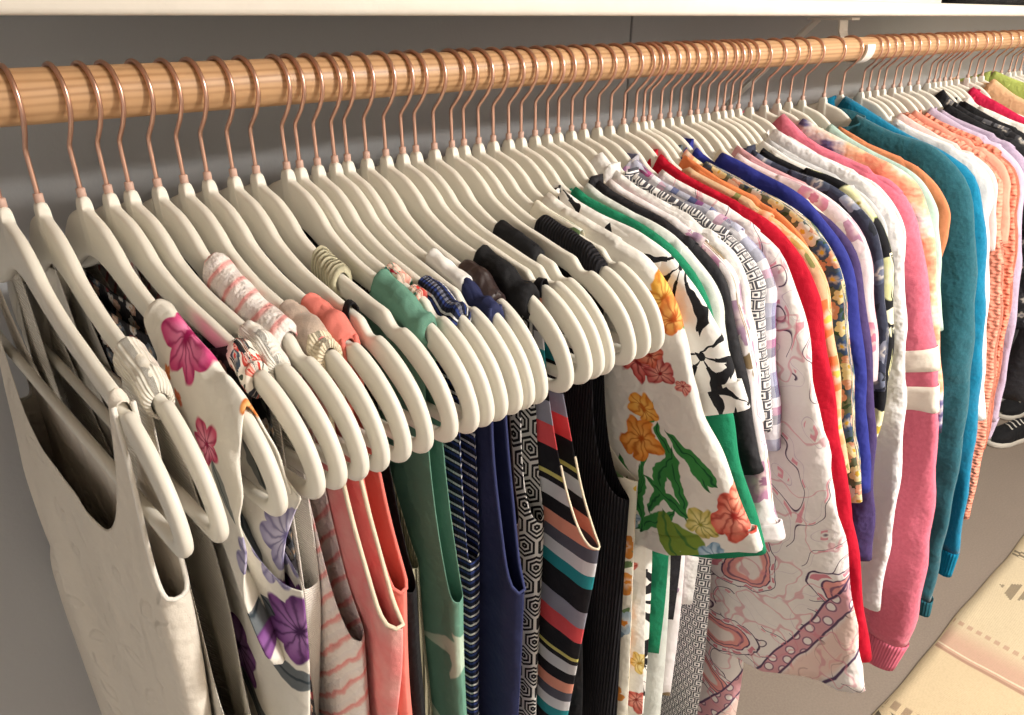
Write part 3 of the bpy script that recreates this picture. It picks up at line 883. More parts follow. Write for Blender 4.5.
def m_hex():
    k = YZ(M('black_white_hexagon_print', .8, .2)); k.fabric(.3, .2)
    s3 = math.sqrt(3); U = k.u*38+.2; Vv = k.v*38
    ax = U.fract()-.5; ay = ((Vv/s3).fract()-.5)*s3
    bx = (U+.5).fract()-.5; by = ((Vv/s3+.5).fract()-.5)*s3
    da = ax*ax+ay*ay; db = bx*bx+by*by; pick = da.lt(db)
    gx = (bx+(ax-bx)*pick).abs(); gy = (by+(ay-by)*pick).abs()
    hd = gx.max(gx*.5+gy*(s3/2))
    line = (hd*6.2+.28).fract().lt(.42)
    return k.done(k.mix(line, '1e1e22', 'e2dfda'))
mats['hex'] = m_hex()
mats['slate'] = m_plain('charcoal_jersey', '2f3138', .85, .4, .3, .2)
def m_multi(i):
    za = L(i, 556, 507)[1]; zb = L(i, 556, 667)[1]; per = za-zb
    k = YZ(M('multicolour_striped_jersey', .8, .25)); k.fabric(.25, .2)
    t = ((za-k.v)/per+20.0).fract()
    B = '201f24'
    return k.done(k.ramp(t, [(0, 'e79d86'), (.065, '5a5a66'), (.135, 'dcdce0'), (.21, '2a8f97'), (.285, B), (.43, '9a9aa8'), (.54, 'e5575c'), (.65, B), (.775, 'd8d07a'), (.80, B), (.83, 'd4d4d6'), (.91, B), (.985, 'e79d86')], True))
mats['multi'] = m_multi(17)
mats['yellowblue'] = m_floral('cream_yellow_blue_flower_print', 'efe9d8', ['e8c24a', 'a8b9c4', 'd78b3e', '6f8aa0'], '6d8758', 26, 5, .4, .6, .5, 'e08a30', .3)
def m_orange():
    i = 23
    k = YZ(M('white_orange_red_flower_print', .85, .2)); k.fabric(.45, .3)
    u, v = k.warp(.022, 42)
    c = k.mix(k.noise(9, 3), 'f1ede5', 'e9e4da')
    G, G2 = '3d8a45', '1f5a35'
    c = leaves(k, c, i, [(672, 470, 62, .05, .008), (660, 480, 100, .045, .007), (690, 462, 40, .035, .007), (668, 500, 15, .03, .006), (655, 520, 130, .035, .007), (640, 500, 85, .04, .006), (700, 470, 30, .024, .006), (646, 450, 92, .06, .0035), (628, 480, 60, .03, .006), (690, 320, 70, .02, .008), (680, 310, 110, .018, .007)], G, G2, u, v)
    c = leaves(k, c, i, [(690, 545, 30, .03, .013), (700, 560, -20, .03, .010), (670, 540, 60, .03, .011), (610, 500, 80, .03, .006)], '7f9a3e', '4b7a3a', u, v)
    F_ = [(662, 300, .017, 'e39a2e', 'b8621c', 'f3c566'), (672, 318, .014, 'e8803a', 'b8501c', 'f3b566'), (640, 365, .017, 'c93c3c', '8d2228', 'e98a80'), (660, 372, .013, 'c23a44', '8d2228', 'e6a090'), (648, 352, .012, 'd8543e', '9c2a22', 'f0a080'), (643, 408, .014, 'e8962e', 'c0621c', 'f6c060'), (640, 440, .020, 'e8862a', 'bd5a18', 'f5b35a'), (680, 390, .007, 'd9605c', 'a03036', 'f0b0a0'), (735, 520, .021, 'dd5a48', 'a8322c', 'f09a84'), (745, 505, .014, 'e56a52', 'b03a30', 'f2ab90'), (702, 525, .014, 'cdbb5c', '8a8a36', 'e6dc98'), (715, 562, .017, '8fb4cc', '4f7ea0', 'c6dae6'), (622, 565, .016, 'c5564a', '8d2f2c', 'e4a090'), (628, 520, .010, '9fb6cc', '6a88a6', 'd0deea'), (690, 620, .014, 'd98436', 'b0601c', 'f0b878'), (640, 670, .012, 'e2c25a', 'b89030', 'f2e0a0'), (637, 708, .016, 'cf4a3e', '8d2f2c', 'e4a090'), (605, 470, .014, 'a9b6bc', '7d8c96', 'd5dde0')]
    for px, py, R, a, b, l in F_: c = bloom(k, c, i, px, py, R*1.2, a, b, 5, px*.1, .3, u, v, l)
    return k.done(c)
mats['orange'] = m_orange()
mats['whitecotton'] = m_plain('white_cotton_lining', 'efeae0', .85, .5, .25, .06)
def m_palm():
    k = YZ(M('white_black_palm_print', .8, .25)); k.fabric(.35, .2)
    u, v = k.warp(.03, 28)
    c = k.col('f1eee8')
    for sc, off, R, n, dn in ((9.0, 1.3, .75, 9, .95), (11.0, 5.1, .7, 7, .8)):
        du, dv, rr, d = k.voro(sc, u, v, .9, off)
        th = dv.atan2(du); r = (du*du+dv*dv).sqrt()
        # narrow blades that fan out to one side
        bl = ((th*(n/2.0)+rr[2]*6.28).cos()).abs()
        half = ((th+rr[0]*6.28).sin()).gt(-.35)
        m_ = bl.gt(.955)*r.lt(R)+r.lt(.05)
        m2 = bl.gt(.87)*r.lt(R*.75)*r.gt(.14)
        c = k.mix((m_.max(m2)*half*rr[1].lt(dn)).min(1.0), c, '1d1d21')
    return k.done(c)
mats['palm'] = m_palm()
mats['emerald'] = m_plain('emerald_jersey', '1f8a63', .9, .4, .5, .12)
mats['sheer'] = m_plain('pale_mint_white_crepe', 'dfe3dc', .8, .3, .3, .05)
mats['pinkrose'] = m_floral('white_dusty_rose_print', 'f3ecec', ['c58fae', 'e3b9c4', '8e7a5c', 'a88aa4'], 'a9a58f', 17, 6, .46, .65, .3, '9a6a86', .3)
mats['whiteblouse'] = m_plain('white_gauze_cotton', 'f1eeea', .9, .6, .4, .06)
def m_geo():
    k = M('white_grey_key_print', .85, .2); k.fabric(.3, .2)
    U = (k.u*95); Vv = (k.v*95); s_ = (Vv.floor()*.5).fract()*1.0
    fx = (U+s_).fract(); fy = Vv.fract()
    a = (fx-.5).abs().max((fy-.5).abs()); ring = a.gt(.30)*a.lt(.46)
    dot = a.lt(.14)
    return k.done(k.mix(ring.max(dot), 'efecea', '4d4d55'))
mats['geo'] = m_geo()
def m_plaid():
    k = M('blue_pink_white_plaid', .9, .2); k.fabric(.35, .4)
    B = [(0, 'eceaf0'), (.22, '8f97bd'), (.42, '3d4a78'), (.60, 'eceaf0'), (.74, 'b5548a'), (.86, '55536a')]
    a = k.ramp((k.u/.062).fract(), B, True); b = k.ramp((k.v/.075+.2).fract(), B, True)
    return k.done(k.mix(.55, a, b))
mats['plaid'] = m_plaid()
def m_paisley():
    k = YZ(M('white_pink_plum_paisley_print', .9, .2)); k.fabric(.45, .3, 30, .012)
    u, v = k.warp(.03, 14); u, v = k.warp(.007, 60, u, v, 2.0)
    c = k.mix(k.noise(10, 3), 'f2ece8', 'e9e0dc')
    # long drifting outlines
    t = k.noise(9, 2, off=1.7)*11.0; fr = t.fract()
    c = k.mix(fr.below(.05, .025)*k.noise(9, 1, off=6.0).gt(.45), c, '574058')
    c = k.mix((fr-.16).abs().below(.06, .02)*k.noise(9, 1, off=6.0).gt(.47)*((u*420).sin().gt(.0)), c, 'e3a0aa')
    c = k.mix((fr-.30).abs().below(.010, .008)*.5, c, 'a98cae')
    du, dv, rr, d = k.voro(7.0, u, v)
    ang = rr[0]*6.28; ca, sa = ang.cos(), ang.sin(); x = du*ca+dv*sa; y = dv*ca-du*sa
    y2 = y+x*x*1.1
    q = x*x*4.2+y2*y2*17.0
    on = rr[1].lt(.8)
    c = k.mix(q.below(.62, .02)*on, c, 'f0e8e5')
    c = k.mix((q-.60).abs().below(.025, .012)*on, c, '4f3a54')
    teeth = (dv.atan2(du)*11.0).sin().gt(.1)
    c = k.mix((q-.48).abs().below(.07, .015)*on*teeth, c, 'd88b98')
    c = k.mix(q.below(.33, .02)*on, c, k.mix(rr[2].gt(.5), 'eaa39c', 'e2bdb8'))
    c = k.mix((q-.33).abs().below(.02, .012)*on, c, '5d4262')
    c = k.mix((q-.20).abs().below(.02, .012)*on*.8, c, '6b4a6c')
    c = k.mix(q.below(.09, .02)*on, c, 'f3e6e0')
    # printed border that runs up from the hem
    (ya, za), (yb, zb) = on_cloth(32, 742, 690), on_cloth(32, 836, 612)
    ln = math.hypot(yb-ya, zb-za); nx, nz = -(zb-za)/ln, (yb-ya)/ln
    dd = ((k.u-ya)*nx+(k.v-za)*nz+(k.noise(12, 2)-.5)*.02)
    ad = dd.abs(); SG = 1.0 if nz < 0 else -1.0      # the peach field lies below the border
    c = k.mix(ad.below(.011, .001), c, 'd9a3aa'); c = k.mix((ad-.011).abs().below(.0013, .0006), c, '5a4462')
    eu, ev, er, ed = k.voro(52, k.u, k.v, .4)
    c = k.mix(ed.below(.26, .03)*ad.below(.009, .001), c, 'f4ece8'); c = k.mix((ed-.30).abs().below(.05, .02)*ad.below(.010, .001)*.7, c, '6d4f70')
    c = k.mix((dd*SG-.030).abs().below(.016, .004)*.75, c, 'efcabd')
    c = k.mix((dd*SG-.050).abs().below(.0016, .0008), c, '5a4462')
    n1 = (k.noise(17, 2)-.5).abs().below(.008, .004)
    return k.done(k.mix(n1*.55, c, 'd98a98'))
mats['paisley'] = m_paisley()
mats['red'] = m_plain('crimson_velvet', 'c8102e', .85, .5, .4, .15, .2, .0)
mats['peachfloral'] = m_floral('tan_peach_flower_print', 'd9b58e', ['ea7d4a', 'f0c69a', 'c7a35c', 'e8a070'], '8a8a52', 24, 5, .5, .8, .6, 'e8c25a', .3)
mats['bluefloral'] = m_floral('olive_navy_dense_flower_print', '6d7358', ['e9d9a0', '3f567f', 'e8e4da', '2f3f5c', 'd99a7a'], '39523a', 55, 6, .55, .95, .9, 'e6c04a', .3, .01, '4d6076')
mats['royal'] = m_plain('royal_blue_crepe', '2c3490', .75, .4, .2, .15)
mats['plum'] = m_plain('dark_purple_jersey', '4b3b6c', .85, .4, .3, .15)
mats['paleplum'] = m_floral('pale_pink_flower_print', 'e8d3d6', ['d68aa0', 'c9a8b8', 'f0e4e4', 'b98aa2'], 'b7a8a0', 22, 6, .46, .7, .4, 'd07a90', .3)
mats['inkfloral'] = m_floral('dark_ink_print', '34384a', ['4c5468', '6a6f82', '2a2e3c', '8a8ea0'], '23262f', 30, 5, .46, .7, .7, '6a6f82', .4)
mats['yellowblack'] = m_floral('black_yellow_flower_print', '17171c', ['e9e6b4', 'dfe0c0', 'f0eccb', 'd9d8a0'], '8b9a5a', 14, 6, .44, .6, .3, 'b9a23a', .3)
mats['whitetee'] = m_plain('white_crinkled_cotton', 'efecec', .9, .7, .4, .05)
mats['pinksweat'] = m_heather('pink_sweatshirt_fleece', 'e2788c', 'd4687e', 220)
mats['pinkrib'] = m_rib('pink_sweatshirt_rib', 'de7489', 'd56c82', .004, 'u', .001)
mats['creamstripe'] = m_rib('cream_sleeve_stripe', 'f2e9dc', 'e6dac8', .02, 'u', .0004)
mats['tiedye'] = m_tiedye('peach_lilac_black_tie_dye', [(0, '26242c'), (.14, '6a6590'), (.3, 'eae0d8'), (.45, 'f2c19a'), (.6, 'ee8f72'), (.75, 'f0c8a8'), (.88, 'a7b8c8'), (1, 'f4efe8')], 8, 2.2)
mats['mint'] = m_plain('mint_jersey', 'b4d0c4', .85, .3, .3, .06)
mats['teal'] = m_heather('dark_teal_fleece', '2b6470', '245865', 240)
mats['tealrib'] = m_rib('dark_teal_rib', '2b6470', '265b66', .004, 'u', .001)
mats['cyan'] = m_heather('bright_blue_fleece', '107ea2', '0d7195', 240)
mats['cyanrib'] = m_rib('bright_blue_rib', '107ea2', '0e7496', .004, 'u', .001)
mats['whiteknit2'] = m_plain('white_soft_knit', 'f0eeec', .95, .4, .5, .05)
def m_cable(name, c, c2):
    k = M(name, .95, .15); k.fabric(.3, .5)
    h = ((k.u*(2*math.pi/.011)+((k.v*(2*math.pi/.018)).sin())*1.1).sin()+1)*.5
    h2 = ((k.v*(2*math.pi/.006)+k.u*300).sin()+1)*.5
    k.bump(h, .003, .7); k.bump(h2, .0014, .6)
    return k.done(k.mix(h*.45+h2*.2+.3, c2, c))
mats['coralknit'] = m_cable('coral_cable_knit', 'f0997f', 'd9745a')
mats['coralknit2'] = m_cable('salmon_loop_knit', 'f3a48c', 'e0836c')
mats['lavender'] = m_heather('lavender_fleece', 'b9a7bd', 'ab99b0', 220)
mats['blacklace'] = m_floral('black_lace', '1c1b1e', ['3a3a3e', '56565a', '2a2a2d'], '2c2c30', 40, 6, .5, .8, .6, '77777a', .4)
mats['crimson'] = m_plain('raspberry_crepe', 'd21f4e', .7, .5, .2, .12)
mats['peach'] = m_plain('peach_cotton', 'e9bd92', .85, .4, .3, .08)
mats['lime'] = m_plain('lime_green_cotton', 'b7c66a', .85, .4, .3, .08)
mats['palepink'] = m_plain('pale_pink_jersey', 'f0cfc8', .85, .3, .3, .06)
mats['lilac'] = m_plain('lilac_jersey', 'c9b9cf', .85, .3, .3, .06)
for nm, c in (('orangej', 'e98a55'), ('creamj', 'e9dcc4'), ('rosej', 'd9a3a8'), ('greyj', 'cfcfd0'), ('rustj', 'd88a60'), ('salmonj', 'ef9f88')): mats[nm] = m_plain(nm+'ersey', c, .85, .3, .3, .06)
mats['offwhite'] = m_plain('off_white_lace_cotton', 'eee9e2', .9, .7, .4, .06)

# ------------------------------------------------------------------ sleeveless tops on the near hangers
def ua(i, px, py):
    y, z = L(i, px, py); return abs(y), z
w = mats
g0 = tank(0, 'camisole', 'ivory embroidered camisole with thin spaghetti straps on the end hanger', w['eyelet'], .158, .166, (.178, -.275), -.80, .25, hshift=.15, nd=.135, pn=5, pa=1.0, T=.009, fold=.006, short='ivory embroidered camisole', nd_back=.11, bind=w['whiteknit'])
tank(1, 'tank_top', 'cream ribbed knit tank top with wide rolled straps', w['ribcream'], .122, .158, (.200, -.40), -.74, .22, hshift=.04, nd=.19, nd_back=.19, T=.010, short='cream ribbed tank top', fold=.004)
g1 = bpy.data.objects[[o.name for o in bpy.data.objects if o.name.startswith('tank_top')][-1]]
gathered_strap(g1, 1, .122, .162, w['ribcream'], .0125, .18, 3)
tank(3, 'dress', 'dark dress with a dense print of small flowers', w['darkfloral'], .150, .163, (.165, -.30), -.80, .21, hshift=.03, nd=.03, nd_back=.02, T=.007, short='dark flower-print dress')
g3 = [o for o in bpy.data.objects if o.name.startswith('dress')][-1]
gathered_strap(g3, 3, .146, .168, w['ditsy'], .0115, .1, 5)
tank(4, 'tank_top', 'plain white fine-knit tank top with narrow folded straps', w['whiteknit'], .135, .165, (.165, -.33), -.60, .15, hshift=.03, nd=.10, T=.006, short='white fine-knit tank top')
g4 = [o for o in bpy.data.objects if o.name.startswith('tank_top')][-1]
gathered_strap(g4, 4, .132, .166, w['whiteknit'], .0115, .15, 6)
tank(5, 'tank_top', 'white cotton tank top with blurred pink stripes and thick bunched straps', w['pinkstripe'], .075, .150, ua(5, 366, 637), -.76, .20, hshift=.03, nd=.09, T=.0095, short='white and pink striped tank top', pa=1.5)
g5 = [o for o in bpy.data.objects if o.name.startswith('tank_top')][-1]
gathered_strap(g5, 5, .066, .152, w['pinkstripe'], .0155, .35, 8)
tank(6, 'tank_top', 'pink and beige tie-dyed tank top with cream armhole edging', w['pinkdye'], .128, .168, ua(6, 407, 625), -.74, .20, hshift=.035, nd=.10, T=.0095, bind=w['creamedge'], short='pink tie-dyed tank top', pa=1.5)
g6 = [o for o in bpy.data.objects if o.name.startswith('tank_top')][-1]
gathered_strap(g6, 6, .124, .160, w['tan'], .0135, .1, 9); gathered_strap(g6, 6, .157, .170, w['creamedge'], .0135, .05, 10, 'strap_edge')
tank(7, 'tank_top', 'plain coral jersey tank top with a deep armhole', w['coral'], .125, .166, ua(7, 408, 590), -.76, .21, nd=.10, T=.0095, bind=w['corald'], short='coral tank top', pa=1.5)
g7 = [o for o in bpy.data.objects if o.name.startswith('tank_top')][-1]
gathered_strap(g7, 7, .122, .166, w['coral'], .0135, .22, 12)
tank(8, 'camisole', 'black camisole hanging by a narrow black strap loop', w['black'], .140, .146, (.19, -.36), -.66, .20, nd=.13, pn=4, pa=1.1, T=.007, short='black camisole')
tank(9, 'camisole', 'camisole of olive-cream ribbed knit with one wide strap', w['olive'], .083, .100, (.17, -.36), -.60, .18, nd=.10, pn=3, pa=1.1, T=.007, short='olive ribbed camisole')
g9 = [o for o in bpy.data.objects if o.name.startswith('camisole')][-1]
gathered_strap(g9, 9, .078, .104, w['olive'], .0135, .1, 13)
tank(10, 'tank_top', 'sage green tank top printed with pale leaves', w['green'], .120, .172, ua(10, 462, 600), -.76, .21, nd=.09, T=.011, short='green leaf-print tank top', pa=1.4)
g10 = [o for o in bpy.data.objects if o.name.startswith('tank_top')][-1]
gathered_strap(g10, 10, .118, .176, w['green'], .014, .12, 14)
tank(11, 'camisole', 'red and teal flower-print camisole with thin straps', w['redfloral'], .118, .126, (.17, -.34), -.58, .17, nd=.12, pn=4, pa=1.1, T=.005, short='red and teal flower-print camisole')
g11 = [o for o in bpy.data.objects if o.name.startswith('camisole')][-1]
gathered_strap(g11, 11, .112, .130, w['redfloral'], .0125, .1, 15); gathered_strap(g11, 11, .140, .150, w['redfloral'], .0105, .1, 16)
tank(12, 'tank_top', 'navy knit tank top with fine white and blue stripes', w['navystripe'], .138, .176, ua(12, 474, 560), -.70, .185, nd=.10, T=.0075, short='navy striped knit tank top')
g12 = [o for o in bpy.data.objects if o.name.startswith('tank_top')][-1]
gathered_strap(g12, 12, .134, .178, w['navystripe'], .0135, .15, 17)
tank(14, 'tank_top', 'navy jersey tank top whose straps show a white lining', w['navy'], .150, .182, ua(14, 528, 590), -.76, .205, nd=.10, T=.0085, bind=w['navyb'], short='navy tank top', pa=1.5)
g14 = [o for o in bpy.data.objects if o.name.startswith('tank_top')][-1]
gathered_strap(g14, 14, .108, .152, w['whitejersey'], .0135, .12, 18, 'strap_lining'); gathered_strap(g14, 14, .150, .184, w['navy'], .0115, .1, 19)
tank(15, 'tank_top', 'dark brown satin tank top with crumpled straps', w['brown'], .130, .170, (.19, -.35), -.62, .18, nd=.10, T=.008, short='dark brown satin tank top')
g15 = [o for o in bpy.data.objects if o.name.startswith('tank_top')][-1]
gathered_strap(g15, 15, .128, .170, w['brown'], .0135, .3, 20)
tank(16, 'tank_top', 'black and white hexagon-print tank top with a black strap', w['hex'], .130, .175, ua(16, 541, 520), -.66, .195, nd=.10, T=.009, short='hexagon-print tank top')
g16 = [o for o in bpy.data.objects if o.name.startswith('tank_top')][-1]
gathered_strap(g16, 16, .120, .180, w['black'], .0150, .12, 21)
tank(17, 'tank_top', 'black tank top with broad red, teal, white and salmon stripes', w['multi'], .165, .172, ua(17, 604, 545), -.66, .215, nd=.11, T=.0095, bind=w['creamedge'], short='multicolour striped tank top', pa=1.2, bind_r=.0011, bind_from=9)
tank(19, 'tank_top', 'black jersey tank top with narrow soft straps', w['black'], .090, .135, (.20, -.37), -.66, .215, nd=.10, T=.009, short='black jersey tank top')
g19 = [o for o in bpy.data.objects if o.name.startswith('tank_top')][-1]
gathered_strap(g19, 19, .086, .138, w['black'], .0115, .12, 22)
tank(21, 'tank_top', 'black ribbed tank top with broad knit straps', w['blackknit'], .100, .168, (.215, -.37), -.72, .225, nd=.10, T=.009, short='black ribbed tank top')
g21 = [o for o in bpy.data.objects if o.name.startswith('tank_top')][-1]
gathered_strap(g21, 21, .096, .170, w['blackknit'], .0150, .08, 23)
tank(22, 'tank_top', 'cream sleeveless top with a print of yellow and blue flowers', w['yellowblue'], .075, .130, (.21, -.36), -.70, .225, nd=.09, T=.008, short='cream yellow-flower top')

# the flutter-sleeved flower top
g2 = tank(2, 'blouse', 'white flutter-sleeved blouse with large purple and magenta flowers', w['purple'], .100, .150, ua(2, 303, 590), -.72, .22, hshift=.035, nd=.15, nd_back=.15, T=.011, cat='shirt', short='purple and magenta flower blouse', fold=.005)
def flutter(r, i, mat):
    """short loose sleeve of soft cloth lying over the arm, its free edge falling in waves"""
    for sgn in (-1, 1):
        n, k = 30, 72; V = []; UV = []
        for q in range(n):
            t = q/(n-1)
            for j in range(k):
                a = 2*math.pi*j/k; h = (1-math.cos(a))/2              # 0 on top of the arm, 1 at the lowest point
                yc = .096+.100*t; zc = float(arm(min(yc, .215)))
                drop = (.024+.100*t**.8)*(1+.5*t*h*math.sin(a*2.0+.6))
                wv = math.sin(a*6+.5)*h*t
                x = (.0105+.026*t*h)*math.sin(a)+.008*wv
                x = float(soft(x, (.013+.016*t*h) if x < 0 else (.0095+.006*t*h)))
                zz = zc+.0065-drop*h**.85-.008*t*h*math.sin(a*4+1)
                y = yc+.034*t*h*(1+.25*math.sin(a*5+2))-.03*t*h*h+.006*t*h*math.sin(a*9)
                V.append((x, sgn*y, zz)); UV.append((a*.02, t*.1))
        Fc = [(q*k+j, q*k+(j+1) % k, (q+1)*k+(j+1) % k, (q+1)*k+j) for q in range(n-1) for j in range(k)]
        o = add('flutter_sleeve', make_mesh('flutter_sleeve', V, Fc, mat, UV), r); solid(o, .0014)
flutter(g2, 2, w['purple'])

# ------------------------------------------------------------------ sleeved garments
sleeved(23, 'blouse', 'white kimono-sleeved blouse with orange and red flowers and green fronds', w['orange'],
        [(566, 212), (600, 232), (640, 256), (664, 290), (682, 335), (702, 405), (735, 490), (750, 535)], wshape=([0, .35, .7, 1], [.05, .09, .13, .15]), hem=-.82, half=.19, hemh=.235, cuff=w['orange'], cuff_len=.02, tx=.016, short='orange flower kimono blouse', fold=.006, T=.010)
sleeved(24, 'shirt', 'white short-sleeved shirt with black palm-leaf brushstrokes', w['palm'],
        [(578, 203), (640, 235), (682, 270), (710, 320), (730, 362), (738, 385)], .10, .115, hem=-.80, half=.19, hemh=.22, cuff=w['palm'], cuff_len=.026, collar=w['palm'], short='black palm-print shirt', tx=.012)
sleeved(25, 't_shirt', 'emerald green jersey T-shirt with long loose sleeves', w['emerald'],
        [(583, 196), (640, 224), (680, 254), (706, 300), (722, 380), (740, 460), (764, 556)], .10, .13, hem=-.62, half=.19, hemh=.22, short='emerald T-shirt', cat='shirt', collar=w['emerald'], collar_h=.012)
sleeved(26, 'blouse', 'pale mint-white crepe blouse with short sleeves', w['sheer'],
        [(618, 206), (660, 228), (695, 262), (714, 300), (726, 345), (733, 385)], .09, .10, hem=-.82, half=.185, hemh=.22, short='pale mint-white blouse', cat='shirt')
sleeved(27, 'blouse', 'plain black crepe blouse with elbow sleeves', w['black2'],
        [(632, 204), (668, 222), (705, 258), (728, 300), (743, 370), (752, 420), (764, 470)], .09, .10, hem=-.60, half=.185, hemh=.21, collar=w['black2'], short='black crepe blouse', cat='shirt')
sleeved(28, 'blouse', 'white blouse with a dusty rose print', w['pinkrose'],
        [(655, 220), (690, 240), (725, 275), (745, 320), (756, 380), (768, 460), (778, 525)], .09, .10, hem=-.74, half=.185, hemh=.21, short='dusty rose print blouse', cat='shirt', cuff=w['pinkrose'], cuff_len=.02)
sleeved(29, 'blouse', 'white gauze blouse with a soft stand-up collar', w['whiteblouse'],
        [(600, 172), (640, 192), (690, 222), (732, 262), (750, 305), (758, 360), (765, 420)], .09, .09, hem=-.60, half=.185, hemh=.21, collar=w['whiteblouse'], short='white gauze blouse', cat='shirt', collar_h=.03, yn=.06)
sleeved(30, 'blouse', 'white blouse with a small black and grey key pattern', w['geo'],
        [(662, 205), (700, 222), (742, 256), (758, 300), (766, 360), (772, 430)], .09, .09, hem=-.84, half=.185, hemh=.23, short='key-pattern blouse', cat='shirt', collar=w['geo'])
sleeved(31, 'shirt', 'blue, pink and white plaid button-up shirt', w['plaid'],
        [(634, 172), (672, 192), (722, 222), (760, 262), (772, 310), (776, 380), (780, 450)], .09, .085, hem=-.84, half=.185, hemh=.21, collar=w['plaid'], short='plaid shirt', yn=.055, collar_h=.03)
sleeved(32, 'tunic', 'white gauzy tunic with a pink and plum paisley print', w['paisley'],
        [(692, 198), (740, 222), (780, 256), (800, 300), (815, 380), (830, 450), (846, 560), (863, 692)], wshape=([0, .25, .6, 1], [.06, .10, .15, .20]), hem=-.84, half=.19, hemh=.26, short='paisley tunic', cat='shirt', tx=.015, wr=1.0, wrinkle=.0024)
sleeved(33, 'dress', 'crimson red dress with long plain sleeves', w['red'],
        [(664, 160), (700, 186), (750, 210), (792, 244), (815, 290), (834, 400), (850, 500), (870, 660)], .10, .085, hem=-.80, half=.185, hemh=.23, collar=w['red'], short='crimson dress', cat='dress', yn=.05)
sleeved(34, 'blouse', 'tan blouse with peach and orange flowers', w['peachfloral'],
        [(700, 186), (745, 205), (795, 235), (822, 275), (834, 330), (842, 400), (850, 470)], .09, .085, hem=-.60, half=.18, hemh=.21, short='peach-flower blouse', cat='shirt')
sleeved(36, 'blouse', 'dense olive, cream and navy flower-print blouse', w['bluefloral'],
        [(706, 162), (745, 182), (800, 215), (836, 258), (848, 330), (856, 420), (864, 500)], .10, .09, hem=-.66, half=.185, hemh=.22, collar=w['bluefloral'], short='olive and navy flower blouse', cat='shirt', yn=.05)
sleeved(37, 'blouse', 'royal blue long-sleeved blouse', w['royal'],
        [(722, 153), (760, 172), (805, 200), (843, 248), (858, 310), (867, 400), (872, 490)], .09, .085, hem=-.66, half=.185, hemh=.22, collar=w['royal'], short='royal blue blouse', cat='shirt', yn=.05, collar_h=.03)
sleeved(38, 'long_sleeved_top', 'dark purple jersey top with long sleeves', w['plum'],
        [(770, 190), (820, 212), (855, 255), (868, 330), (876, 430), (872, 560)], .09, .08, hem=-.66, half=.185, hemh=.22, short='dark purple top', cat='shirt')
sleeved(40, 'blouse', 'pale pink blouse with faded rose flowers', w['paleplum'],
        [(778, 175), (815, 190), (852, 218), (868, 255), (874, 300), (878, 380)], .09, .08, hem=-.60, half=.185, hemh=.21, short='pale pink flower blouse', cat='shirt')
sleeved(42, 'shirt', 'dark ink-blue patterned shirt', w['inkfloral'],
        [(790, 170), (830, 185), (868, 215), (882, 260), (886, 320), (886, 390)], .08, .08, hem=-.62, half=.185, hemh=.21, short='dark ink-blue shirt', collar=w['inkfloral'])
sleeved(43, 'blouse', 'black blouse with large pale yellow flowers', w['yellowblack'],
        [(806, 168), (846, 184), (880, 220), (892, 265), (893, 330), (886, 400), (876, 440)], .08, .07, hem=-.66, half=.185, hemh=.21, short='black yellow-flower blouse', cat='shirt')
sleeved(46, 'shirt', 'white crinkled cotton shirt with long sleeves', w['whitetee'],
        [(775, 129), (822, 158), (866, 181), (895, 210), (901, 250), (905, 300), (904, 400), (899, 500), (882, 605)], .10, .085, hem=-.66, half=.19, hemh=.22, collar=w['whitetee'], short='white crinkled shirt', yn=.05, wr=1.1)
sleeved(48, 'sweatshirt', 'pink sweatshirt with two cream stripes round each sleeve', w['pinksweat'],
        [(783, 116), (819, 147), (845, 161), (872, 174), (907, 210), (924, 262), (933, 330), (939, 400), (936, 500), (922, 600), (908, 645)], .115, .085, hem=-.68, half=.20, hemh=.23, collar=w['pinkrib'], collar_h=.026, cuff=w['pinkrib'], cuff_len=.055, short='pink sweatshirt', cat='sweatshirt', yn=.06, tx=.018, T=.014,
        band='pink')
sleeved(49, 'sweatshirt', 'tie-dyed sweatshirt in peach, lilac and black', w['tiedye'],
        [(803, 119), (851, 145), (904, 173), (929, 210), (936, 270), (940, 350), (944, 430)], .10, .085, hem=-.62, half=.19, hemh=.22, collar=w['tiedye'], short='tie-dyed sweatshirt', cat='sweatshirt', yn=.06)
sleeved(50, 'sweatshirt', 'thin mint green jersey sweatshirt', w['mint'],
        [(831, 124), (857, 143), (914, 174), (935, 214), (940, 262), (942, 330)], .10, .085, hem=-.60, half=.19, hemh=.21, collar=w['mint'], short='mint sweatshirt', cat='sweatshirt', yn=.06)
sleeved(52, 'sweatshirt', 'dark teal fleece sweatshirt with a thick neck', w['teal'],
        [(857, 115), (887, 130), (940, 151), (967, 185), (976, 260), (970, 380), (955, 490), (932, 600)], .125, .085, hem=-.70, half=.20, hemh=.23, collar=w['teal'], collar_h=.05, short='dark teal sweatshirt', cat='sweatshirt', yn=.07, tx=.02, T=.016, cuff=w['tealrib'], cuff_len=.03)
sleeved(53, 'sweatshirt', 'bright blue fleece sweatshirt', w['cyan'],
        [(846, 97), (866, 108), (904, 133), (942, 150), (974, 178), (985, 235), (982, 360), (970, 480), (960, 552)], .12, .085, hem=-.68, half=.20, hemh=.23, collar=w['cyan'], collar_h=.04, short='bright blue sweatshirt', cat='sweatshirt', yn=.07, tx=.018, cuff=w['cyanrib'], cuff_len=.05, T=.014)
sleeved(54, 'sweater', 'plain white soft knit sweater', w['whiteknit2'],
        [(898, 126), (945, 144), (976, 168), (985, 200), (989, 260), (987, 340), (984, 420)], .10, .085, hem=-.62, half=.19, hemh=.22, collar=w['whiteknit2'], short='white knit sweater', cat='sweater', yn=.06)
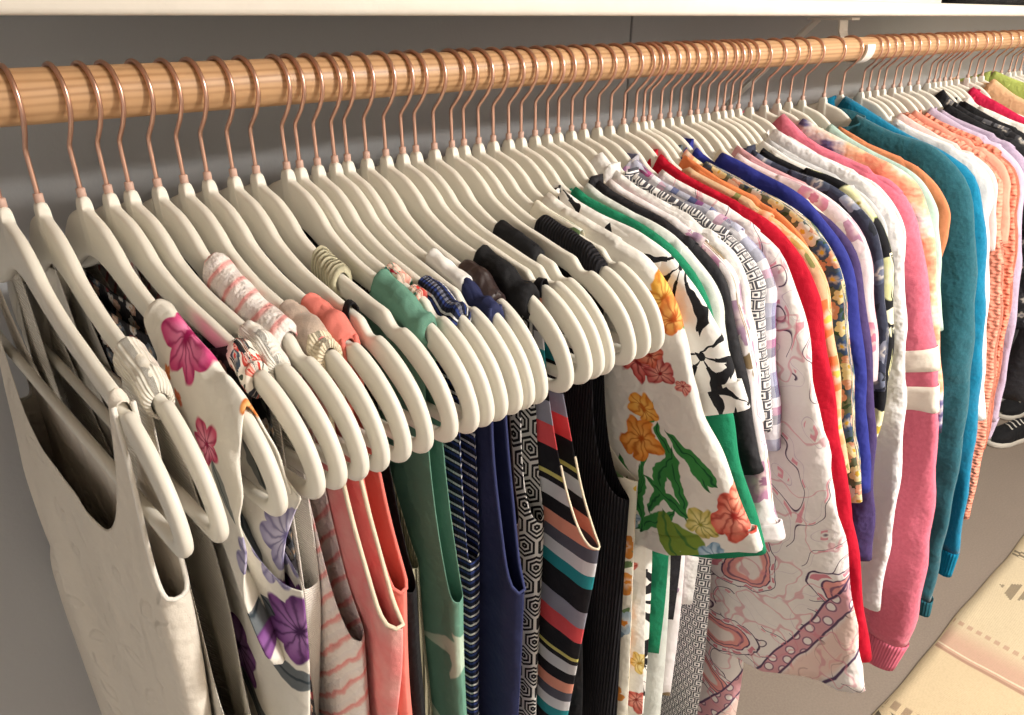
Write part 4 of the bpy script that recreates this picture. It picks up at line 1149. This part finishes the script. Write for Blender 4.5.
sleeved(56, 'sweater', 'salmon loop-knit sweater with a textured weave', w['coralknit2'],
        [(907, 112), (943, 137), (976, 157), (995, 188), (1000, 225), (1003, 280), (993, 390), (968, 520)], .11, .08, hem=-.64, half=.19, hemh=.22, collar=w['coralknit2'], short='salmon loop-knit sweater', cat='sweater', yn=.06, tx=.016)
sleeved(58, 'sweater', 'coral cable-knit sweater with thick ribs', w['coralknit'],
        [(940, 122), (969, 137), (999, 156), (1014, 185), (1017, 220), (1013, 280), (1000, 370), (985, 450)], .11, .085, hem=-.64, half=.19, hemh=.22, collar=w['coralknit'], short='coral cable-knit sweater', cat='sweater', yn=.06, tx=.018)
sleeved(60, 'sweatshirt', 'lavender sweatshirt with a ribbed cuff', w['lavender'],
        [(950, 120), (963, 126), (995, 141), (1017, 166), (1022, 210), (1018, 290), (1004, 390), (998, 420)], .105, .08, hem=-.64, half=.19, hemh=.22, collar=w['lavender'], short='lavender sweatshirt', cat='sweatshirt', yn=.06, cuff=w['lavender'], cuff_len=.045, tx=.016)
STD = [(-.06, -.095), (-.12, -.122), (-.18, -.150), (-.225, -.20), (-.245, -.28), (-.25, -.40), (-.25, -.52), (-.245, -.62)]
def std(n=8, dy=0.0): return [(y-dy*(k/7), z) for k, (y, z) in enumerate(STD[:n])]
sleeved(62, 'blouse', 'black lace blouse with long sleeves', w['blacklace'], [(943, 90), (966, 114), (1000, 135), (1022, 146), (1043, 180), (1045, 240), (1037, 330)], .10, .08, hem=-.72, half=.19, hemh=.24, collar=w['black'], short='black lace blouse', cat='shirt', yn=.05)
sleeved(63, 'jacket', 'plain black jacket with long sleeves', w['black'], None, .11, .09, hem=-.72, half=.19, hemh=.26, collar=w['black'], short='black jacket', cat='jacket', yn=.05, pts=std(), tx=.014)
sleeved(65, 'blouse', 'off-white lacy cotton blouse', w['offwhite'], [(967, 101), (1004, 117), (1040, 134), (1062, 165), (1066, 230)], .10, .08, hem=-.66, half=.19, hemh=.22, collar=w['offwhite'], short='off-white lacy blouse', cat='shirt', yn=.07)
sleeved(67, 'blouse', 'raspberry red crepe blouse with a soft collar', w['crimson'], [(973, 89), (1000, 104), (1024, 117), (1060, 134), (1080, 165), (1082, 250)], .10, .08, hem=-.66, half=.19, hemh=.22, collar=w['crimson'], collar_h=.035, short='raspberry blouse', cat='shirt', yn=.05, tx=.016)
sleeved(73, 'dress', 'black crepe dress with long sleeves', w['black2'], None, .10, .08, hem=-.80, half=.19, hemh=.23, collar=w['black2'], short='black crepe dress', cat='dress', yn=.05, pts=std())
sleeved(69, 'shirt', 'peach cotton shirt with a collar', w['peach'], [(994, 79), (1024, 100), (1078, 120), (1102, 152), (1104, 230)], .10, .08, hem=-.46, half=.18, hemh=.19, collar=w['peach'], collar_h=.035, short='peach shirt', yn=.045, tx=.018)
sleeved(71, 'shirt', 'lime green cotton shirt', w['lime'], [(995, 72), (1024, 83), (1088, 110), (1112, 148), (1114, 220)], .10, .08, hem=-.46, half=.18, hemh=.19, collar=w['lime'], collar_h=.04, short='lime green shirt', yn=.045, tx=.018)

sleeved(55, 'top', 'thin pale pink jersey top with short sleeves', w['palepink'], None, .09, .09, hem=-.58, half=.18, hemh=.20, short='pale pink jersey top', cat='shirt', pts=std(5))
sleeved(57, 'top', 'thin salmon jersey top with short sleeves', w['salmonj'], None, .09, .09, hem=-.58, half=.18, hemh=.20, short='salmon jersey top', cat='shirt', pts=std(5))
sleeved(59, 'top', 'thin lilac jersey top with short sleeves', w['lilac'], None, .09, .09, hem=-.58, half=.18, hemh=.20, short='lilac jersey top', cat='shirt', pts=std(5))
sleeved(61, 'top', 'thin black jersey top with short sleeves', w['black'], None, .09, .09, hem=-.58, half=.18, hemh=.20, short='thin black jersey top', cat='shirt', pts=std(5))
for i, nm, lb, mt, sh in ((35, 'top', 'thin orange jersey top with short sleeves', 'orangej', 'orange jersey top'), (39, 'top', 'thin cream jersey top with short sleeves', 'creamj', 'cream jersey top'), (41, 'top', 'thin rose jersey top with short sleeves', 'rosej', 'rose jersey top'), (44, 'top', 'thin ice-white jersey top with short sleeves', 'whitejersey', 'ice-white jersey top'), (45, 'top', 'thin pale grey jersey top with short sleeves', 'greyj', 'pale grey jersey top'), (47, 'top', 'thin white crepe top with short sleeves', 'whiteblouse', 'white crepe top'), (51, 'top', 'thin burnt orange jersey top with short sleeves', 'rustj', 'burnt orange jersey top')):
    sleeved(i, nm, lb, w[mt], None, .08, .08, hem=-.55, half=.175, hemh=.19, short=sh, cat='shirt', pts=[(-.06, -.098), (-.12, -.124), (-.17, -.140), (-.212, -.172), (-.230, -.215), (-.232, -.27)], T=.006, tx=.0065, fold=.002)
# labels for the hangers, by what hangs on them
keys = sorted(SHORT)
for i in range(NH):
    r = HANGER[i]
    if i in SHORT:
        tag(r, 'cream hanger with copper hook carrying the '+SHORT[i], 'hanger', 'cream hangers along the rod')
    else:
        a = [k for k in keys if k < i]; b = [k for k in keys if k > i]
        t = ('bare cream hanger between the %s and the %s' % (SHORT[a[-1]], SHORT[b[0]])) if b else ('bare cream hanger next to the '+SHORT[a[-1]] if i == a[-1]+1 else 'last bare cream hanger at the far end of the row')
        tag(r, t, 'hanger', 'cream hangers along the rod')

# ------------------------------------------------------------------ floor things and shelf things
def fl(px, py, z=0.0):
    v = ray(px, py); return CAM+v*((z-CAM[2])/v[2])
def rug():
    a = fl(1024, 538, .008); b = fl(876, 715, .008)
    d = (b-a)[:2]; ang = math.atan2(a[1]-b[1], a[0]-b[0])
    k = M('woven_kilim_wool', .95, .1, coords='obj')
    Lr, Wr = 2.3, 1.1
    k.bump(((k.u*(2*math.pi/.006)).sin()), .0012, .6); k.bump(k.noise(300, 2), .001, .5)
    n = (k.noise(5, 4)-.5)*.016
    e_ = np.array([math.cos(ang), math.sin(ang)]); o_ = b[:2]-.3*e_; f_ = np.array([-e_[1], e_[0]])
    U = lambda px, py: float((fl(px, py, .008)[:2]-o_) @ e_)
    Vv = lambda px, py: float((fl(px, py, .008)[:2]-o_) @ f_)
    u0, u1, u2, u3, u4 = U(890, 700), U(935, 645), U(956, 622), U(985, 585), U(1010, 560)
    x = k.u+n
    c = k.mix(x.below(u1, .012), k.mix(x.below(u1+.10, .05), 'd9c8a8', 'cda993'), 'd8c3a0')
    c = k.mix((x-u1).abs().below(.006, .003), c, 'b08a76')
    c = k.mix((x-u1-.018).abs().below(.003, .002)*.8, c, 'efe3c8')
    c = k.mix((x-u2).abs().below(.010, .004)*((k.v*260).sin()).gt(-.2)*.7, c, 'b98f7c')
    c = k.mix((x-u4-.05).abs().below(.02, .004)*((k.v*150).sin()*(k.u*300).sin()).gt(-.15)*.8, c, '5a5046')
    c = k.mix((x-u0+.01).abs().below(.016, .004)*((k.v*220).sin()).gt(-.3)*.75, c, '8d7360')
    c = k.mix((x-u0+.06).abs().below(.022, .004)*((k.v*140).sin()+(k.u*170).sin()).gt(-.1)*.9, c, '3f3a34')
    def motif(c, px, py, sc):
        du = (k.u-U(px, py))/sc; dv = (k.v-Vv(px, py))/sc
        q = (du*9).floor()/9.0; p = (dv*9).floor()/9.0
        m_ = (q.abs()*.8+p.abs()).lt(.8)*((p*9.5).sin()).gt(-.2)
        return k.mix(m_*.7, c, '6a5c4e')
    c = motif(c, 1016, 594, .055); c = motif(c, 1060, 640, .055); c = motif(c, 1010, 730, .055)
    c = k.mix((k.noise(150, 3)-.4).max(0.0)*.7, c, 'b5a080')
    mat = k.done(c)
    r = tag(empty('woven_rug', (b[0]-.3*math.cos(ang), b[1]-.3*math.sin(ang), 0), ang), 'cream and dusty pink flat-woven rug with dark stepped motifs', 'rug')
    nx, ny = 90, 40; V = []; 
    for x in np.linspace(0, Lr, nx):
        for y in np.linspace(0, -Wr, ny):
            e = .0025*math.sin(x*9)+.0012*math.sin(x*23+1)
            V.append((x, y+e*(1 if y > -.01 else .4), .006+.0015*math.sin(x*31+y*7)*math.sin(y*19)))
    Fc = [(p*ny+q, p*ny+q+1, (p+1)*ny+q+1, (p+1)*ny+q)[::-1] for p in range(nx-1) for q in range(ny-1)]
    o = add('rug_weave', make_mesh('rug_weave', V, Fc, mat), r); solid(o, .006, -1)
    # bound long edge
    edge = [(x, .0025*math.sin(x*9)+.0012*math.sin(x*23+1), .006) for x in np.linspace(0, Lr, nx)]
    tv, tf = tube_vf(edge, .0045, 8); add('selvedge', make_mesh('selvedge', tv, tf, m_plain('rug_selvedge', 'cbb896', .95, 0, .5)), r)
rug()
def sneaker(px, py, rz, label):
    p = fl(px, py)
    r = tag(empty('sneaker', (p[0], p[1], 0), rz), label, 'shoe', 'black sneakers at the far end of the floor')
    Ls = .28
    def outline(t, side):                       # half width along the shoe
        return np.interp(t, [0, .04, .15, .35, .55, .75, .9, .97, 1], [.012, .026, .034, .033, .037, .045, .038, .024, .008])*side
    ts = np.linspace(0, 1, 30)
    ring = [(t*Ls, outline(t, 1)) for t in ts]+[(t*Ls, outline(t, -1)) for t in ts[::-1]]
    V = []; n = len(ring)
    for z, s_ in ((0, .96), (.006, 1.02), (.024, 1.03), (.028, .97)):
        for x, y in ring: V.append(((x-Ls/2)*s_, y*s_, z))
    Fc = [(q*n+j, q*n+(j+1) % n, (q+1)*n+(j+1) % n, (q+1)*n+j) for q in range(3) for j in range(n)]
    Fc += [tuple(range(n))[::-1], tuple(3*n+j for j in range(n))]
    add('sole', make_mesh('sole', V, Fc, m_plain('white_rubber', 'e6e0d4', .6, 0, .2)), r)
    # upper: cross-sections along the shoe
    V = []; k = 14
    for t in ts:
        w_ = float(outline(t, 1)); h = float(np.interp(t, [0, .05, .2, .32, .5, .7, .85, 1], [.045, .075, .078, .085, .072, .052, .04, .018]))
        op = float(np.interp(t, [0, .06, .1, .3, .42, 1], [1, .7, .35, .35, 1, 1]))
        for j in range(k):
            a = math.pi*j/(k-1); c, s_ = math.cos(a), math.sin(a)
            V.append((t*Ls-Ls/2, w_*math.copysign(abs(c)**.6, c)*(1-.25*s_*0), .024+h*abs(s_)**.7*(op if j in range(4, 10) else 1)))
    Fc = [(q*k+j, q*k+j+1, (q+1)*k+j+1, (q+1)*k+j) for q in range(len(ts)-1) for j in range(k-1)]
    add('upper', make_mesh('upper', V, Fc, mats['black']), r)
    lace = m_plain('white_lace', 'e9e4da', .9, 0, .3)
    for q in range(4):
        t = .46+.07*q; h = .024+float(np.interp(t, [.5, .7, .85], [.072, .052, .04]))+.002
        pts = [(t*Ls-Ls/2+.006*math.sin(y*90), y, h-.5*abs(y)**1.2) for y in np.linspace(-.022, .022, 9)]
        tv, tf = tube_vf(pts, .0028, 6); add('lace', make_mesh('lace', tv, tf, lace), r)
sneaker(1012, 440, 2.75, 'black sneaker with white sole on the floor nearer the rug')
sneaker(1018, 412, 2.85, 'black sneaker with white sole close to the end wall')
# things on the shelf
def storage_box():
    x0, x1 = on_rod(815), on_rod(955)
    z = SH_Z+.019
    r = tag(empty('storage_box', ((x0+x1)/2, WALL_Y-.14, z)), 'low white lidded storage box lying on the shelf', 'box')
    hw = (x1-x0)/2; mt = m_plain('white_card', 'ece4da', .8, 0, .2)
    box('box_body', -hw, hw, -.12, .12, 0, .10, mt, r, .003)
    box('lid', -hw-.003, hw+.003, -.123, .123, .075, .125, mt, r, .003)
storage_box()
def black_bag():
    x0, x1 = on_rod(962), on_rod(1060)
    z = SH_Z+.019
    r = tag(empty('folded_garment', ((x0+x1)/2, WALL_Y-.17, z)), 'folded black garment at the far end of the shelf', 'folded clothes')
    hw = (x1-x0)/2; nx, ny = 30, 16
    for lay in range(3):
        V = []; s_ = 1-.03*lay; rr = random.Random(lay)
        ph = rr.uniform(0, 6)
        ring = [(a_) for a_ in np.linspace(0, 2*math.pi, 20)[:-1]]
        for x in np.linspace(-hw*s_, hw*s_, nx):
            e = math.sqrt(max(0, 1-(abs(x)/(hw*s_))**10))
            for a in ring:
                yy = math.copysign(abs(math.cos(a))**.4, math.cos(a))*.12*s_*(.9+.1*e)
                zz = math.copysign(abs(math.sin(a))**.6, math.sin(a))*.016*max(.3, e)+.016+lay*.03+.003*math.sin(x*30+ph+yy*20)*(1 if math.sin(a) > 0 else 0)
                V.append((x, yy, max(zz, lay*.028)))
        k = 19
        Fc = [(q*k+j, q*k+(j+1) % k, (q+1)*k+(j+1) % k, (q+1)*k+j) for q in range(nx-1) for j in range(k)]
        Fc += [tuple(range(k))[::-1], tuple((nx-1)*k+j for j in range(k))]
        add('fold_layer', make_mesh('fold_layer', V, Fc, mats['black']), r)
black_bag()
